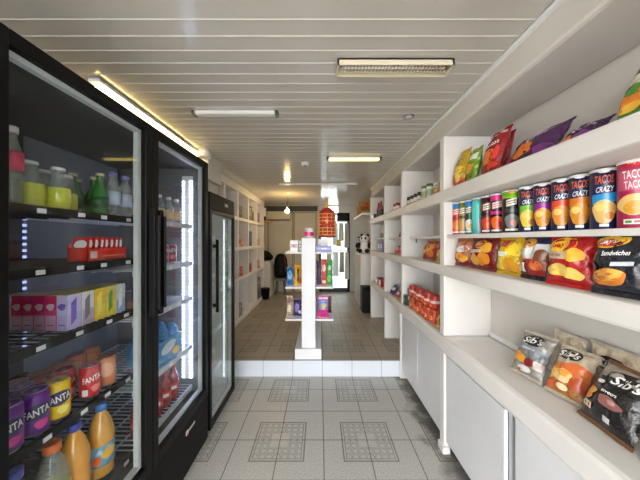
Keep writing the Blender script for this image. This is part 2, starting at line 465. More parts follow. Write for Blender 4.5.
m = MB(); m.lathe([(.014, -.285), (.016, -.24), (.01, -.235)], WHITE, n=12); m.build('socket', bt)
m = MB(); m.ball((0, 0, -.32), .036, M((255, 214, 140), .3, emit=260)); m.build('glass_bulb', bt)

# ------------------------------------------------------------------ fridges
def rim(m, x0, x1, ya, yb, za, zb, w, mat, wb=None):
    wb = wb or w
    m.box(x0, x1, ya, ya+w, za, zb, mat); m.box(x0, x1, yb-w, yb, za, zb, mat)
    m.box(x0, x1, ya+w, yb-w, zb-w, zb, mat); m.box(x0, x1, ya+w, yb-w, za, za+wb, mat)
INT = M((30, 33, 34), .5); INTL = M((112, 118, 128), .45)  # paler copy puts the brighter lit right half into the liner colour
led = M((205, 218, 255), .4, emit=13); leddim = M((170, 190, 255), .4, emit=1.2)
TAG = M((228, 230, 236), .4)
fx = -.795
F = thing('drinks_fridge', 'large black double glass door drinks fridge at the left front', 'fridge', (-1.1, 1.165, 0))
def relF(o, R=F): o.location = tuple(-c for c in R.location); return o
YA, YM, YB = .586, 1.165, 1.745
m = MB()
m.box(-1.46, -1.42, YA, YB, .05, 2.0, BLACKM); m.box(-1.42, -.85, YA, YA+.03, .05, 2.0, BLACKM)
m.box(-1.42, -.85, YB-.03, YB, .05, 2.0, BLACKM); m.box(-1.42, -.85, YA+.03, YB-.03, 1.96, 2.0, BLACKM)
m.box(-1.42, -.85, YA+.03, YB-.03, .05, .40, BLACKM)
relF(m.build('cabinet', F))
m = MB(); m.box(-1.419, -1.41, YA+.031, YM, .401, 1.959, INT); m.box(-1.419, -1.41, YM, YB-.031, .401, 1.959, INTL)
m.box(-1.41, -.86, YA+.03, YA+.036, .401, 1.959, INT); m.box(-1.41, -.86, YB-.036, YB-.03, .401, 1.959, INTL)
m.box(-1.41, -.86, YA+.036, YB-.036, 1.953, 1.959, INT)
relF(m.build('liner', F))
m = MB()
for z in [i*.026 for i in range(53)]: m.box(-.908, -.89, YB-.042, YB-.037, .5+z, .514+z, led)
m2 = MB()
for z in [i*.026 for i in range(53)]: m2.box(-.958, -.946, YB-.042, YB-.037, .5+z, .512+z, led)
relF(m2.build('light_emitters', F))
ls = MB(); ls.box(-.962, -.885, YB-.037, YB-.0362, .49, 1.9, WHITE)
relF(ls.build('light_strip', F)); o = relF(m.build('light_emitters', F))
m = MB()
for z in [i*.03 for i in range(24)]: m.box(-1.408, -1.402, YM-.006, YM+.006, .95+z, .962+z, leddim)
relF(m.build('rear_light_emitters', F))
m = MB(); m.box(fx-.03, fx-.004, YA, YB, .055, .355, BLACKM)
for i in range(9): m.box(fx-.006, fx-.001, YA+.06, YB-.5, .09+.022*i, .10+.022*i, BLACK)
m.box(fx-.004, fx-.0025, 1.46, 1.485, .285, .31, M((230, 226, 224), .4)); m.box(fx-.0025, fx-.0018, 1.464, 1.474, .29, .305, M((190, 40, 40), .4))
for i in range(6): m.box(fx-.004, fx-.0025, 1.495+.012*i, 1.503+.012*i, .29, .305, M((180, 180, 182), .4))
relF(m.build('kick_panel', F))
for a, c, hy in ((YA, YM-.002, YM-.022), (YM+.002, YB, YM+.022)):
    m = MB(); rim(m, fx-.05, fx, a, c, .36, 2.0, .042, BLACK, .055); dr = relF(m.build('door', F, bevel=.003)); dr.location = relF(dr).location
    m = MB(); m.box(fx-.022, fx-.016, a+.042, c-.042, .415, 1.958, GLASS); m.build('glass', dr)
    m = MB(); rim(m, fx-.047, fx-.024, a+.042, c-.042, .415, 1.958, .016, M((206, 210, 212), .35)); m.build('gasket', dr)
    m = MB(); m.box(fx+.001, fx+.032, hy-.012, hy+.012, 1.10, 1.60, BLACKM); m.box(fx+.001, fx+.05, hy-.006, hy+.006, 1.13, 1.57, BLACK); m.build('handle', dr, bevel=.004)
wire = M((13, 13, 14), .7, spec=.15); wirel = M((196, 204, 214), .35)
def shelf(y0, y1, z, mat, R, rf, tags=True, xb=-1.40, xf=-.885):
    m = MB()
    m.box(xf-.012, xf, y0, y1, z-.03, z-.001, mat); m.box(xb, xb+.008, y0, y1, z-.012, z-.001, mat)
    n = 18
    for i in range(n+1):
        yy = y0+(y1-y0)*i/n; m.box(xb, xf-.012, yy-.002, yy+.002, z-.006, z-.001, mat)
    for k in range(1, 5):
        xx = xb+(xf-xb)*k/5; m.box(xx-.003, xx+.003, y0, y1, z-.012, z-.006, mat)
    s = rf(m.build('shelf', R))
    if tags:
        t = MB(); n = 5; t.box(.0005, .003, -.013, .013, -.024, -.009, TAG)
        for i in range(n):
            yy = y0+.05+(y1-y0-.08)*(i+random.uniform(-.15, .15))/(n-1)
            if i == 0: t0 = t.build('price_tag', s, (xf, yy, z), bevel=.0008)
            else:
                c = t0.copy(); COL.objects.link(c); c.parent = s; c.location = (xf, yy, z)
    return s
S1, S2, S3, S4, S5 = 1.565, 1.37, 1.13, .83, .455
for z in (S1, S2, S3, S4, S5): shelf(YA+.04, YM-.004, z, wire, F, relF)
R1, R2, R3, R4, R5 = 1.565, 1.31, 1.07, .735, .455
for z in (R1, R2, R3, R4, R5): shelf(YM+.004, YB-.045, z, wirel, F, relF)  # pale wire: the lit look of these shelves is in the colour

G = thing('drinks_fridge', 'narrow black single glass door fridge standing beside the step', 'fridge', (-1.08, 2.03, 0))
def relG(o): o.location = tuple(-c for c in G.location); return o
ga, gb = 1.775, 2.285
m = MB()
m.box(-1.40, -1.36, ga, gb, .04, 1.81, BLACKM); m.box(-1.36, -.845, ga, ga+.03, .04, 1.81, BLACKM); m.box(-1.36, -.845, gb-.03, gb, .04, 1.81, BLACKM)
m.box(-1.36, -.845, ga+.03, gb-.03, 1.69, 1.81, BLACKM); m.box(-1.36, -.845, ga+.03, gb-.03, .04, .13, BLACKM)
m.box(-.845, fx-.004, ga, gb, 1.685, 1.81, BLACKM)
relG(m.build('cabinet', G, bevel=.004))
for yy in (1.9, 1.96):
    pass
m = MB(); m.box(fx-.0035, fx-.001, 2.05, 2.12, 1.735, 1.76, M((120, 122, 124), .3)); relG(m.build('badge', G))
lin = M((176, 182, 184), .5)
m = MB(); m.box(-1.359, -1.35, ga+.03, gb-.03, .13, 1.69, lin); m.box(-1.35, -.86, ga+.03, ga+.036, .13, 1.69, lin); m.box(-1.35, -.86, gb-.036, gb-.03, .13, 1.69, lin); relG(m.build('liner', G))
m = MB(); rim(m, fx-.045, fx, ga, gb, .07, 1.682, .03, BLACK, .04); gd = relG(m.build('door', G, bevel=.003))
m = MB(); m.box(fx-.02, fx-.014, ga+.03, gb-.03, .11, 1.652, GLASS3); m.build('glass', gd)
m = MB(); rim(m, fx-.042, fx-.022, ga+.03, gb-.03, .11, 1.652, .018, M((205, 210, 210), .35)); m.build('gasket', gd)
m = MB(); m.tube([(fx+.03, ga+.05, .92), (fx+.03, ga+.05, 1.46)], .011, BLACK, 10)
for z in (.97, 1.41): m.box(fx, fx+.03, ga+.043, ga+.057, z-.012, z+.012, BLACK)
m.build('handle', gd)
for z in (1.35, 1.02, .69, .36): shelf(ga+.04, gb-.04, z, wirel, G, relG, False, -1.345, -.9)
m = MB(); m.box(-.885, -.875, gb-.042, gb-.037, .2, 1.64, M((225, 235, 240), .4, emit=2.5)); relG(m.build('light_strip', G))

# ------------------------------------------------------------------ product kits
def C(*c): return M(c, .32, coat=.25)
_foil = {}
def foil(*c):
    """crinkled printed plastic film"""
    if c in _foil: return _foil[c]
    m = M(c, .27, coat=.31, spec=.6); nt = m.node_tree; b = nt.nodes['Principled BSDF']
    tc = nt.nodes.new('ShaderNodeTexCoord'); n = nt.nodes.new('ShaderNodeTexNoise')
    n.inputs['Scale'].default_value = 26; n.inputs['Detail'].default_value = 3; n.inputs['Distortion'].default_value = .6
    bp = nt.nodes.new('ShaderNodeBump'); bp.inputs['Strength'].default_value = .55; bp.inputs['Distance'].default_value = .02
    nt.links.new(tc.outputs['Object'], n.inputs['Vector']); nt.links.new(n.outputs['Fac'], bp.inputs['Height'])
    nt.links.new(bp.outputs['Normal'], b.inputs['Normal'])
    # small mottled print
    n2 = nt.nodes.new('ShaderNodeTexNoise'); n2.inputs['Scale'].default_value = 55; n2.inputs['Detail'].default_value = 2
    nt.links.new(tc.outputs['Object'], n2.inputs['Vector'])
    mr = nt.nodes.new('ShaderNodeMapRange'); mr.inputs['From Min'].default_value = .42; mr.inputs['From Max'].default_value = .6
    nt.links.new(n2.outputs['Fac'], mr.inputs['Value'])
    mx = nt.nodes.new('ShaderNodeMix'); mx.data_type = 'RGBA'; q = srgb(c)
    mx.inputs['A'].default_value = (*[x*.8 for x in q], 1); mx.inputs['B'].default_value = (*q, 1)
    nt.links.new(mr.outputs['Result'], mx.inputs['Factor']); nt.links.new(mx.outputs['Result'], b.inputs['Base Color'])
    _foil[c] = m
    return m
white, blk, red, orange, yellow = C(240, 240, 238), C(20, 20, 22), C(205, 28, 30), C(233, 104, 25), C(244, 196, 30)
navy, green, purple, pink, teal, gold, brown = C(26, 32, 84), C(84, 160, 40), C(108, 38, 140), C(226, 44, 140), C(72, 190, 184), C(226, 160, 50), C(120, 62, 30)

def chip_bag(label, w, h, t, cols, decs, loc, rot, seed=0, group=None, seal=None, name='chip_bag', parts=True, wr=.006):
    """pillow bag standing on its bottom seal, print on its -y side; cols: [(v_top_fraction, material)] from the bottom up"""
    root = thing(name, label, 'crisps', loc, rot, group)
    sh = .014
    off = Vector((seed*3.7, seed*1.3, seed*2.1))
    hb = h-2*sh
    def th(u, s):
        pu = max(0, 1-abs(u)**2.6)**.6; ps = max(0, math.sin(PI*min(1, max(0, s))))**.55
        w1 = noise.noise(Vector((u*2.2, s*2.6, 0))+off)*wr*1.5+noise.noise(Vector((u*5, s*6.5, 4))+off)*wr*.7
        edge = 4*s*(1-s)
        pleat = math.sin(u*9+seed)*.0035*(1-edge)*min(1, s*8, (1-s)*8)*2
        return t/2*pu*ps+w1*min(1, pu*1.4)*min(1, ps*1.2)+pleat*pu
    def hw(s): return w/2*(1-.09*math.sin(PI*s)**.7)+.002*math.sin(s*25+seed)
    def S(uu, vv, o=0, side=-1):
        s = (vv-sh)/hb; k = hw(min(1, max(0, s))); u = max(-1, min(1, uu/k))
        return (u*k, side*(th(u, s)+o), vv)
    mb = MB()
    def colat(a, b):
        u = a*2-1; b = b+noise.noise(Vector((u*1.6, b, 9))+off)*.02
        for lim, mm in cols:
            if b <= lim: return mm
        return cols[-1][1]
    nu, nv = 26, 34
    for side in (-1, 1):
        mb.grid(lambda a, b: S((a*2-1)*hw(b), sh+b*hb, 0, side), nu, nv, colat)
    mb.lift = .003; mb.decals(S, decs)
    mb.build('bag_body', root, recalc=False)
    for nm, z0, z1, mm in (('bottom_seal', 0, sh, seal or cols[0][1]), ('top_seal', h-sh, h, seal or cols[-1][1])):
        m2 = MB(); n = 24
        for side in (-1, 1):
            m2.grid(lambda a, b: ((a*2-1)*w/2, side*.0016+math.sin(a*9+seed)*.004*(1 if nm == 'top_seal' else .4)*abs(math.sin(PI*a))+ (.0008 if int(b*6+.5) % 2 else 0), z0+(z1-z0)*b), n, 6, mm)
        m2.build(nm, root, recalc=False)
    return root

def crisp_tube(label, r, h, body, top, decs, loc, rot, lid=white):
    root = thing('crisp_tube', label, 'crisps', loc, rot)
    m = MB(); m.lathe([(r-.001, .0), (r, .003), (r, h*.8), (r, h-.012)], body, n=28, ms=[STEEL, body, top])
    def S(u, v, o=0):
        a = u/r; return ((r+o)*math.sin(a), -(r+o)*math.cos(a), v)
    m.decals(S, decs); m.build('tube_body', root)
    m = MB(); m.lathe([(r+.0015, h-.012), (r+.0015, h-.003), (r-.002, h-.001), (r-.004, h-.004)], lid, n=28); m.build('lid', root)
    return root

def can(label, body, decs, h=.125, r=.033):
    root = thing('drink_can', label, 'can')
    m = MB(); m.lathe([(r*.78, 0), (r, .010), (r, h-.014), (r*.86, h-.002)], body, n=24, ms=[STEEL, body, body])
    def S(u, v, o=0):
        a = u/r; return ((r+o)*math.sin(a), -(r+o)*math.cos(a), v)
    m.decals(S, decs); m.build('can_body', root)
    m = MB(); m.lathe([(r*.87, h-.003), (r*.87, h), (r*.8, h), (r*.76, h-.004)], STEEL, n=24); m.build('can_lid', root)
    m = MB(); m.lathe([(.009, h-.003), (.009, h-.001)], STEEL, (0, -.006, 0), n=12, sx=.7); m.build('ring_pull', root)
    return root

def bottle(name, label, prof, body, cap, capz, label_band=None, decs=(), n=24, neck=None, r=.04, cat='bottle'):
    root = thing(name, label, cat)
    m = MB(); m.lathe(prof, body, n=n, ms=[(neck if neck and z > neck[0] else body) if not neck else (neck[1] if z >= neck[0] else body) for _, z in prof[:-1]]); m.build('bottle_body', root)
    cr, c0, c1 = capz
    m = MB(); m.lathe([(cr, c0), (cr, c1-.002), (cr*.9, c1)], cap, n=18); m.build('cap', root)
    if label_band:
        z0, z1, lr, lm = label_band
        m = MB(); m.lathe([(lr, z0), (lr, z1)], lm, n=n)
        def S(u, v, o=0):
            a = u/lr; return ((lr+o)*math.sin(a), -(lr+o)*math.cos(a), v)
        m.decals(S, decs); m.build('bottle_label', root)
    return root

def carton(name, label, w, d, h, mat, decs=(), cat='carton', sides=()):
    root_m = MB(); root_m.box(-w/2, w/2, -d/2, d/2, 0, h, mat)
    root_m.decals(lambda u, v, o=0: (u, -d/2-o, v), decs)
    root_m.decals(lambda u, v, o=0: (w/2+o, u, v), sides)
    return tag(root_m.build(name, recalc=False), label, cat)

def on(o, x, y, z, rot=None, label=None, group=None):
    return place(o, (x, y, z+.0012), face_cam(x, y) if rot is None else rot, label, group)

# ------------------------------------------------------------------ right: crisp tubes on the inner shelf
xs_px = [457, 463.4, 469.6, 478, 487.2, 497, 511.5, 527.5, 542.5, 561, 579.5, 604, 634]
def tx(i): return .930+.10*i/12
navyt = navy
def crazy(c1, c2): # navy tube: orange block lettering, white slanted lettering, colour patch, potato crisp
    return [('text', 'TACOS', 0, .178, .030, orange, .05, .36, .1), ('ell', 0, .206, .014, .006, white), ('text', 'CRAZY', .002, .143, .020, white, .06, .47, .2),
            ('rect', -.03, .03, .095, .128, c1, .1), ('ell', 0, .066, .028, .042, c2, 0, .07), ('ell', -.01, .08, .012, .014, C(250, 214, 120)),
            ('ell', .012, .05, .011, .013, C(214, 130, 40)), ('rect', -.01, .01, .012, .022, white)]
def plaintube(c1, c2, pic): # pale slanted patch over a band and a picture
    return [('rect', -.022, .022, .138, .172, C(240, 222, 206), .25), ('rect', -.02, .02, .158, .163, c1, .25), ('rect', -.016, .018, .147, .151, c1, .25),
            ('rect', -.032, .032, .104, .122, c1), ('ell', 0, .06, .028, .036, pic, 0, .08), ('ell', .008, .05, .014, .016, c2), ('rect', -.025, .025, .012, .022, white)]
T = [
 ('red crisp tube with bright blue top, farthest along the inner shelf', C(206, 40, 34), C(40, 130, 200), plaintube(C(150, 20, 24), gold, C(230, 120, 50)), .0315),
 ('slim crisp tube with olive green top next to the red one', C(190, 140, 60), C(110, 124, 40), plaintube(C(60, 70, 30), gold, C(200, 160, 90)), .0300),
 ('dark green crisp tube with bright blue top', C(16, 92, 52), C(36, 144, 214), plaintube(C(10, 60, 30), gold, C(224, 220, 210)), .0325),
 ('plain turquoise crisp tube turned with its print away', teal, teal, [('rect', .0, .03, .01, .09, C(180, 176, 190)), ('rect', -.03, -.005, .03, .2, C(86, 204, 196))], .037),
 ('dark red crisp tube right of the turquoise tube', C(120, 20, 28), C(60, 14, 20), plaintube(C(40, 10, 14), orange, C(210, 70, 40)), .034),
 ('black crisp tube with magenta upper band', C(24, 20, 26), C(40, 20, 44), [('rect', -.035, .035, .178, .208, pink)]+plaintube(pink, red, orange), .0355),
 ('black crisp tube with lime green top', C(24, 26, 24), C(128, 200, 40), plaintube(C(60, 62, 60), C(200, 120, 110), C(120, 120, 118))+[('ell', 0, .205, .014, .008, gold)], .039),
 ('navy crisp tube with green patch and yellow crisp', navy, navy, crazy(C(120, 190, 60), C(238, 206, 60)), .038),
 ('navy crisp tube with purple patch and orange crisp', navy, navy, crazy(C(150, 40, 150), C(236, 160, 50)), .035),
 ('navy crisp tube with orange red patch above its crisp', navy, navy, crazy(C(230, 80, 40), C(232, 150, 60)), .036),
 ('navy crisp tube with amber patch and dark golden crisp', navy, navy, crazy(C(220, 120, 30), C(222, 150, 40)), .034),
 ('navy crisp tube with sky blue patch and beige crisp', navy, navy, crazy(C(40, 150, 214), C(232, 190, 110)), .038),
 ('big raspberry pink crisp tube, nearest on the inner shelf', C(178, 30, 84), C(200, 54, 90), [('ell', 0, .215, .028, .013, C(220, 40, 40)), ('text', "Lay's", 0, .215, .014, white), ('rect', -.038, .038, .125, .19, C(205, 90, 120)), ('text', 'TACOS', 0, .176, .028, white, .05, .38, 0), ('text', 'TACOS', .002, .143, .026, C(250, 226, 226), .05, .38, 0),
   ('ell', 0, .08, .036, .034, C(236, 196, 120), .4, .06), ('ell', .004, .07, .026, .022, gold, .4), ('rect', -.02, .024, .016, .032, C(240, 240, 236)), ('rect', -.016, -.004, .02, .028, green), ('rect', .0, .012, .02, .028, red)], .039)]
tpos = [(tx(i), tx(i)*245/(xs_px[i]-320)) for i in range(13)]
def gapto(i, j): return math.dist(tpos[i], tpos[j]) if 0 <= j < 13 else 9
for i, (lab, body, top, decs, r) in enumerate(T):
    X, d = tpos[i]; r = min(r, .465*gapto(i, i-1), .465*gapto(i, i+1))
    crisp_tube(lab, r, .226 if i == 12 else .219, body, top, decs, (X, d, MID+.001), face_cam(X, d))

# ------------------------------------------------------------------ right: bags on the second slab
chip1, chip2 = C(244, 184, 60), C(232, 146, 40)
def lays(v, h): return [('ell', 0, v, .045, .024, C(246, 200, 40), .1), ('ell', 0, v-.002, .04, .016, red, .12), ('text', "Lay's", 0, v-.001, .02, white, .12, 1.05, .15)]
AX = -PI/2
def rbag(px0, px1, X, label, cols, decs, h=.185, t=.07, yaw=0, lean=.12, z=SL1, seed=1, seal=None):
    y0, y1 = X*245/(px0-320), X*245/(px1-320)
    return chip_bag(label, abs(y0-y1)*1.02, h, t, cols, decs, (X, (y0+y1)/2, z+.001), (-lean, 0, AX+yaw), seed, None, seal)
darkred = foil(132, 24, 28); redf = foil(196, 26, 28); yelf = foil(236, 194, 40); navf = foil(28, 30, 44)
rbag(456.5, 470, .925, 'dark red bag of crisps farthest on the lower snack shelf, next to the white divider', [(.3, darkred), (1, foil(196, 120, 80))], [('ell', .01, .11, .05, .022, white, .1), ('ell', -.01, .06, .04, .03, chip2, 0, .08), ('ell', .03, .05, .03, .022, chip1, .3, .08)], seed=2, yaw=.1)
rbag(470, 496, .925, 'maroon bag of crisps with three golden crisps on the front', [(1, darkred)], lays(.145, .18)+[('rect', -.07, .03, .095, .115, C(224, 200, 180), .08), ('ell', .055, .125, .034, .028, chip1, .3, .08), ('ell', -.03, .055, .04, .034, chip1, 0, .08), ('ell', .04, .06, .044, .036, chip2, .4, .08)], seed=3)
rbag(497, 521, .925, 'bright yellow bag of crisps between the maroon and the navy bag', [(1, yelf)], [('ell', 0, .15, .035, .016, C(190, 30, 30), .1), ('ell', .04, .13, .03, .04, C(250, 220, 60), 0, .1), ('rect', -.05, .02, .085, .11, C(240, 236, 210)), ('ell', -.03, .05, .035, .03, C(250, 224, 90), 0, .08), ('ell', .03, .045, .04, .03, C(230, 160, 40), 0, .08)], seed=4)
rbag(521, 549, .915, 'navy and white bag of crisps with a red lower band', [(.42, navf), (.88, C(226, 226, 226)), (1, navy)], [('ell', -.03, .155, .036, .024, gold), ('text', "Lay's", -.03, .155, .02, red, .1), ('rect', -.07, .065, .078, .086, red), ('rect', -.06, -.02, .03, .07, C(226, 226, 230)), ('rect', -.016, .06, .02, .075, C(150, 24, 26)), ('ell', .045, .09, .024, .04, brown), ('ell', .03, .06, .024, .02, C(210, 110, 60))], seed=5)
rbag(548, 591, .90, 'bright red bag of crisps with a round yellow logo', [(1, redf)], [('ell', -.015, .15, .046, .032, C(246, 204, 50), .1), ('text', "Lay's", -.015, .15, .027, C(190, 20, 26), .12, 1, .15), ('rect', -.065, .012, .098, .126, C(226, 196, 160)), ('text', 'NATURE', -.027, .112, .009, brown), ('ell', .035, .115, .026, .024, chip1, .4, .08), ('ell', -.02, .058, .042, .022, C(240, 206, 100), .1, .08), ('ell', .028, .048, .034, .02, C(246, 214, 110), -.2, .08)], h=.19, seed=6, yaw=.08)
rbag(594, 650, .895, 'charcoal navy bag of crisps, nearest on the lower snack shelf', [(1, navf)], [('ell', -.02, .165, .042, .022, C(246, 204, 50), .1), ('ell', -.02, .163, .036, .016, red, .12), ('text', "Lay's", -.02, .163, .021, white, .12, 1, .15), ('text', 'Sandwiches', .006, .128, .015, white, .1, .62, .2), ('text', 'club saveur', -.04, .108, .008, C(170, 190, 210), .08),
   ('ell', -.012, .055, .045, .026, C(206, 120, 40), .15, .05), ('ell', -.012, .06, .042, .018, C(240, 176, 80), .15, .05), ('rect', .0, .046, .088, .1, C(210, 214, 220), .12), ('ell', -.05, .08, .012, .016, C(60, 30, 60))], h=.192, t=.085, seed=7, yaw=.12)

# ------------------------------------------------------------------ right: bags on the top slab
triangle = C(240, 130, 24)
def doz(v): return [('text', 'Doritos', 0, v, .028, white, .3, .8, .1)]
rbag(453, 463.5, .90, 'yellow bag of corn snacks, first on the top shelf beside the divider', [(.15, C(200, 60, 30)), (1, foil(206, 166, 40))], [('ell', 0, .16, .04, .03, C(60, 50, 40)), ('ell', 0, .1, .05, .03, C(236, 200, 70), 0, .1), ('ell', .02, .05, .04, .024, C(244, 214, 110), .2, .1), ('ell', -.03, .06, .024, .024, C(214, 130, 40))], h=.25, t=.07, z=SL2, seed=8, lean=.22)
rbag(465.5, 475.5, .905, 'lime green bag of snacks squeezed between yellow and red bags', [(1, foil(120, 160, 40))], [('rect', -.04, .04, .13, .17, C(230, 236, 210), .1), ('ell', 0, .08, .04, .03, gold, 0, .1), ('ell', .02, .05, .03, .02, C(90, 130, 30))], h=.215, t=.06, z=SL2, seed=9, lean=.22)
rbag(480, 497.5, .92, 'shiny red bag of tortilla chips standing on the top shelf', [(1, foil(160, 20, 30))], doz(.17)+[('ell', -.01, .1, .05, .04, triangle, .4, .16), ('ell', .045, .12, .012, .04, C(230, 60, 50)), ('rect', -.06, .06, .225, .24, C(220, 190, 190), .1), ('ell', .03, .05, .03, .02, C(210, 60, 40), .2, .15)], h=.27, t=.08, z=SL2, seed=10, lean=.3)
rbag(486, 505, 1.035, 'second shiny red bag behind the first tortilla bag', [(1, foil(150, 18, 30))], [('rect', -.05, .05, .2, .25, C(220, 190, 190), .3), ('ell', 0, .1, .04, .04, triangle, .4, .16)], h=.285, t=.05, z=SL2, seed=11, lean=.22)
rbag(502, 549, .94, 'purple bag of tortilla chips slumped on the top shelf', [(1, foil(74, 26, 84))], [('text', 'Doritos', .03, .128, .026, C(226, 214, 230), .2, .8, .1), ('ell', -.02, .07, .055, .034, triangle, .25, .16), ('ell', .08, .05, .04, .024, C(110, 40, 120), 0, .1), ('ell', -.1, .05, .03, .02, C(196, 60, 110), .3, .1)], h=.20, t=.08, z=SL2, seed=12, lean=.6)
rbag(552.5, 588, .96, 'second purple bag of tortilla chips leaning nearer the empty part of the top shelf', [(1, foil(70, 22, 78))], [('text', 'Doritos', .02, .085, .02, C(226, 214, 230), .2, .8, .1), ('ell', -.05, .04, .04, .024, triangle, .25, .16), ('ell', .03, .05, .03, .016, C(120, 50, 126), 0, .1)], h=.15, t=.06, z=SL2, seed=13, lean=.75)
rbag(610, 690, .95, 'green and orange striped bag alone at the near end of the top shelf', [(.16, foil(70, 130, 40)), (.3, foil(230, 130, 40)), (.44, foil(80, 140, 40)), (.6, foil(220, 214, 200)), (.74, foil(90, 140, 44)), (.86, foil(232, 140, 50)), (1, foil(190, 90, 50))], [('ell', .02, .1, .04, .02, orange, .3, .12), ('ell', -.05, .14, .03, .02, C(236, 230, 210), .3, .1), ('ell', -.03, .05, .03, .012, C(232, 180, 60), .2, .1), ('ell', .0, .18, .05, .014, C(210, 60, 40), .1)], h=.27, t=.1, z=SL2, seed=14, lean=.45)

# ------------------------------------------------------------------ right: crisp bags lying on the counter
CZ = .80
greyf, tanf, blackf = foil(132, 135, 136), foil(206, 190, 164), foil(34, 31, 32)
creamf = foil(196, 184, 166)
def logo(v, s=1, u=0): return [('ell', u, v, .050*s, .030*s, blk, .03), ('text', "Sib's", u, v, .034*s, white, .08, 1.1, .3)]
def cbag(label, bl, br, w, h, t, cols, decs, lean, seed, seal=creamf):
    b0, b1 = Vector(bl), Vector(br); mid = (b0+b1)/2; dv = b1-b0
    yaw = math.atan2(dv.y, dv.x)
    return chip_bag(label, w, h, t, cols, decs, (mid.x, mid.y, CZ+.004), (-lean, 0, yaw), seed, None, seal, wr=.004)
cbag('silver grey bag of crisps leaning on the counter, farthest of the front row', (.955, 1.235), (.99, 1.095), .142, .222, .075, [(.26, foil(150, 146, 138)), (.62, greyf), (1, foil(158, 155, 148))],
     logo(.175, .95)+[('rect', -.06, .06, .122, .138, C(120, 136, 150)), ('text', 'BARBECUE', 0, .130, .008, white), ('ell', -.045, .085, .024, .024, C(226, 140, 40), .2, .08), ('ell', -.02, .075, .02, .018, C(236, 168, 60), .2, .08), ('ell', .02, .07, .026, .018, C(130, 40, 36), .2, .1), ('rect', .035, .065, .05, .085, C(190, 170, 165)), ('ell', .0, .035, .03, .014, C(214, 210, 206)), ('ell', -.055, .032, .006, .006, green), ('ell', -.02, .026, .006, .005, red)], .5, 21)
cbag('orange and cream bag of crisps in the middle of the front row on the counter', (.985, 1.075), (1.012, .945), .135, .216, .075, [(.3, foil(190, 120, 50)), (.66, foil(222, 130, 60)), (1, tanf)],
     logo(.178, .85, -.015)+[('ell', -.05, .085, .022, .03, C(226, 180, 40), .1, .1), ('ell', .03, .12, .05, .028, C(224, 110, 56), .2, .1), ('ell', -.01, .085, .034, .026, C(240, 200, 150), .1, .12), ('ell', -.005, .095, .022, .014, C(236, 160, 50), .1, .1), ('ell', .05, .07, .03, .026, C(196, 84, 40), .2, .1), ('ell', -.04, .035, .022, .012, C(210, 90, 50), .2, .1), ('ell', .0, .04, .02, .012, C(240, 220, 180))], .5, 22)
cbag('large black bag of crisps at the near end of the counter', (.972, .928), (.955, .75), .178, .236, .085, [(.62, blackf), (.78, blackf), (1, foil(176, 166, 150))],
     [('ell', .025, .178, .066, .036, blk, .03), ('text', "Sib's", .025, .178, .036, white, .08, .9, .2), ('text', '100', .0, .140, .016, C(200, 200, 200), .05), ('text', 'saveurs', .005, .124, .008, white), ('ell', -.04, .15, .012, .007, white, .2), ('ell', -.058, .108, .026, .016, C(240, 170, 50), .1, .06), ('ell', -.065, .088, .026, .016, C(230, 140, 40), -.1, .06), ('ell', .015, .095, .034, .018, C(150, 96, 90), -.1, .1), ('ell', .02, .098, .014, .008, C(200, 160, 150)), ('rect', -.062, -.028, .042, .062, white, -.1), ('rect', -.058, -.05, .045, .058, green, -.1), ('rect', -.048, -.041, .045, .058, yellow, -.1), ('rect', -.039, -.032, .045, .058, red, -.1), ('rect', .01, .034, .035, .052, C(214, 214, 218), -.1), ('ell', -.083, .05, .008, .01, C(200, 200, 200))], .5, 23, foil(120, 86, 56))
cbag('black bag with a yellow green badge partly past the right edge of the picture', (.95, .73), (.925, .58), .148, .225, .075, [(.8, blackf), (1, tanf)], [('ell', -.045, .04, .028, .018, C(200, 210, 90)), ('text', 'Q', -.045, .04, .018, blk), ('ell', 0, .17, .05, .03, blk), ('text', "Sib's", 0, .17, .03, white)], .5, 24)
def wbag(label, y, w, decs, seed, h=.235, cols=None, X=1.125):
    return chip_bag(label, w, h, .032, cols or [(1, tanf)], decs, (1.132, y, CZ+.001), (-.04, 0, AX), seed, None, creamf, wr=.004)
wbag('tan bag of crisps against the wall behind the grey bag', 1.12, .15, [], 25, .228)
wbag('cream bag of crisps against the wall behind the orange bag', .95, .16, logo(.17), 26, .24)
wbag('cream bag against the wall behind the large black bag', .775, .16, logo(.17), 27, .225)

# ------------------------------------------------------------------ right: bay between the first and second divider
def jar(label, body, lid, r=.022, h=.075, lab=None, group=None, name='jar', cat='jar'):
    t = thing(name, label, cat, group=group)
    m = MB(); m.lathe([(r*.92, 0), (r, .004), (r, h*.78), (r*.86, h*.84)], body, n=18)
    if lab: m.decals(lambda u, v, o=0: ((r+o)*math.sin(u/r), -(r+o)*math.cos(u/r), v), [('rect', -r*1.4, r*1.4, h*.2, h*.6, lab)])
    m.build('jar_body', t)
    m = MB(); m.lathe([(r*.95, h*.82), (r*.95, h-.002), (r*.85, h)], lid, n=18); m.build('jar_lid', t)
    return t
jp = jar('', C(70, 44, 34), M((30, 26, 24), .3), .024, .085, C(220, 214, 200))
g = 'small dark jars on the top shelf past the divider'
for k, y in enumerate((2.47, 2.38, 2.29, 2.205)):
    o = jp if k == 0 else copy_tree(jp)
    on(o, .90, y, SL2, label=['small dark jar farthest back in the row on the top shelf', 'small dark jar, second from the back in its row', 'small dark jar, third from the back in its row', 'small dark jar nearest the pale packets on the top shelf'][k], group=g)
jw = jar('', C(214, 214, 196), M((84, 110, 70), .3), .028, .12, C(150, 170, 130))
on(jw, .905, 2.12, SL2, label='tall pale jar with green lid beside the dark jars', group='pale jars on the top shelf')
on(copy_tree(jw), .91, 2.03, SL2, label='tall pale jar with green lid, nearer the orange tray', group='pale jars on the top shelf')
jo = jar('', C(206, 206, 190), M((226, 226, 220), .3), .027, .11, C(96, 120, 96))
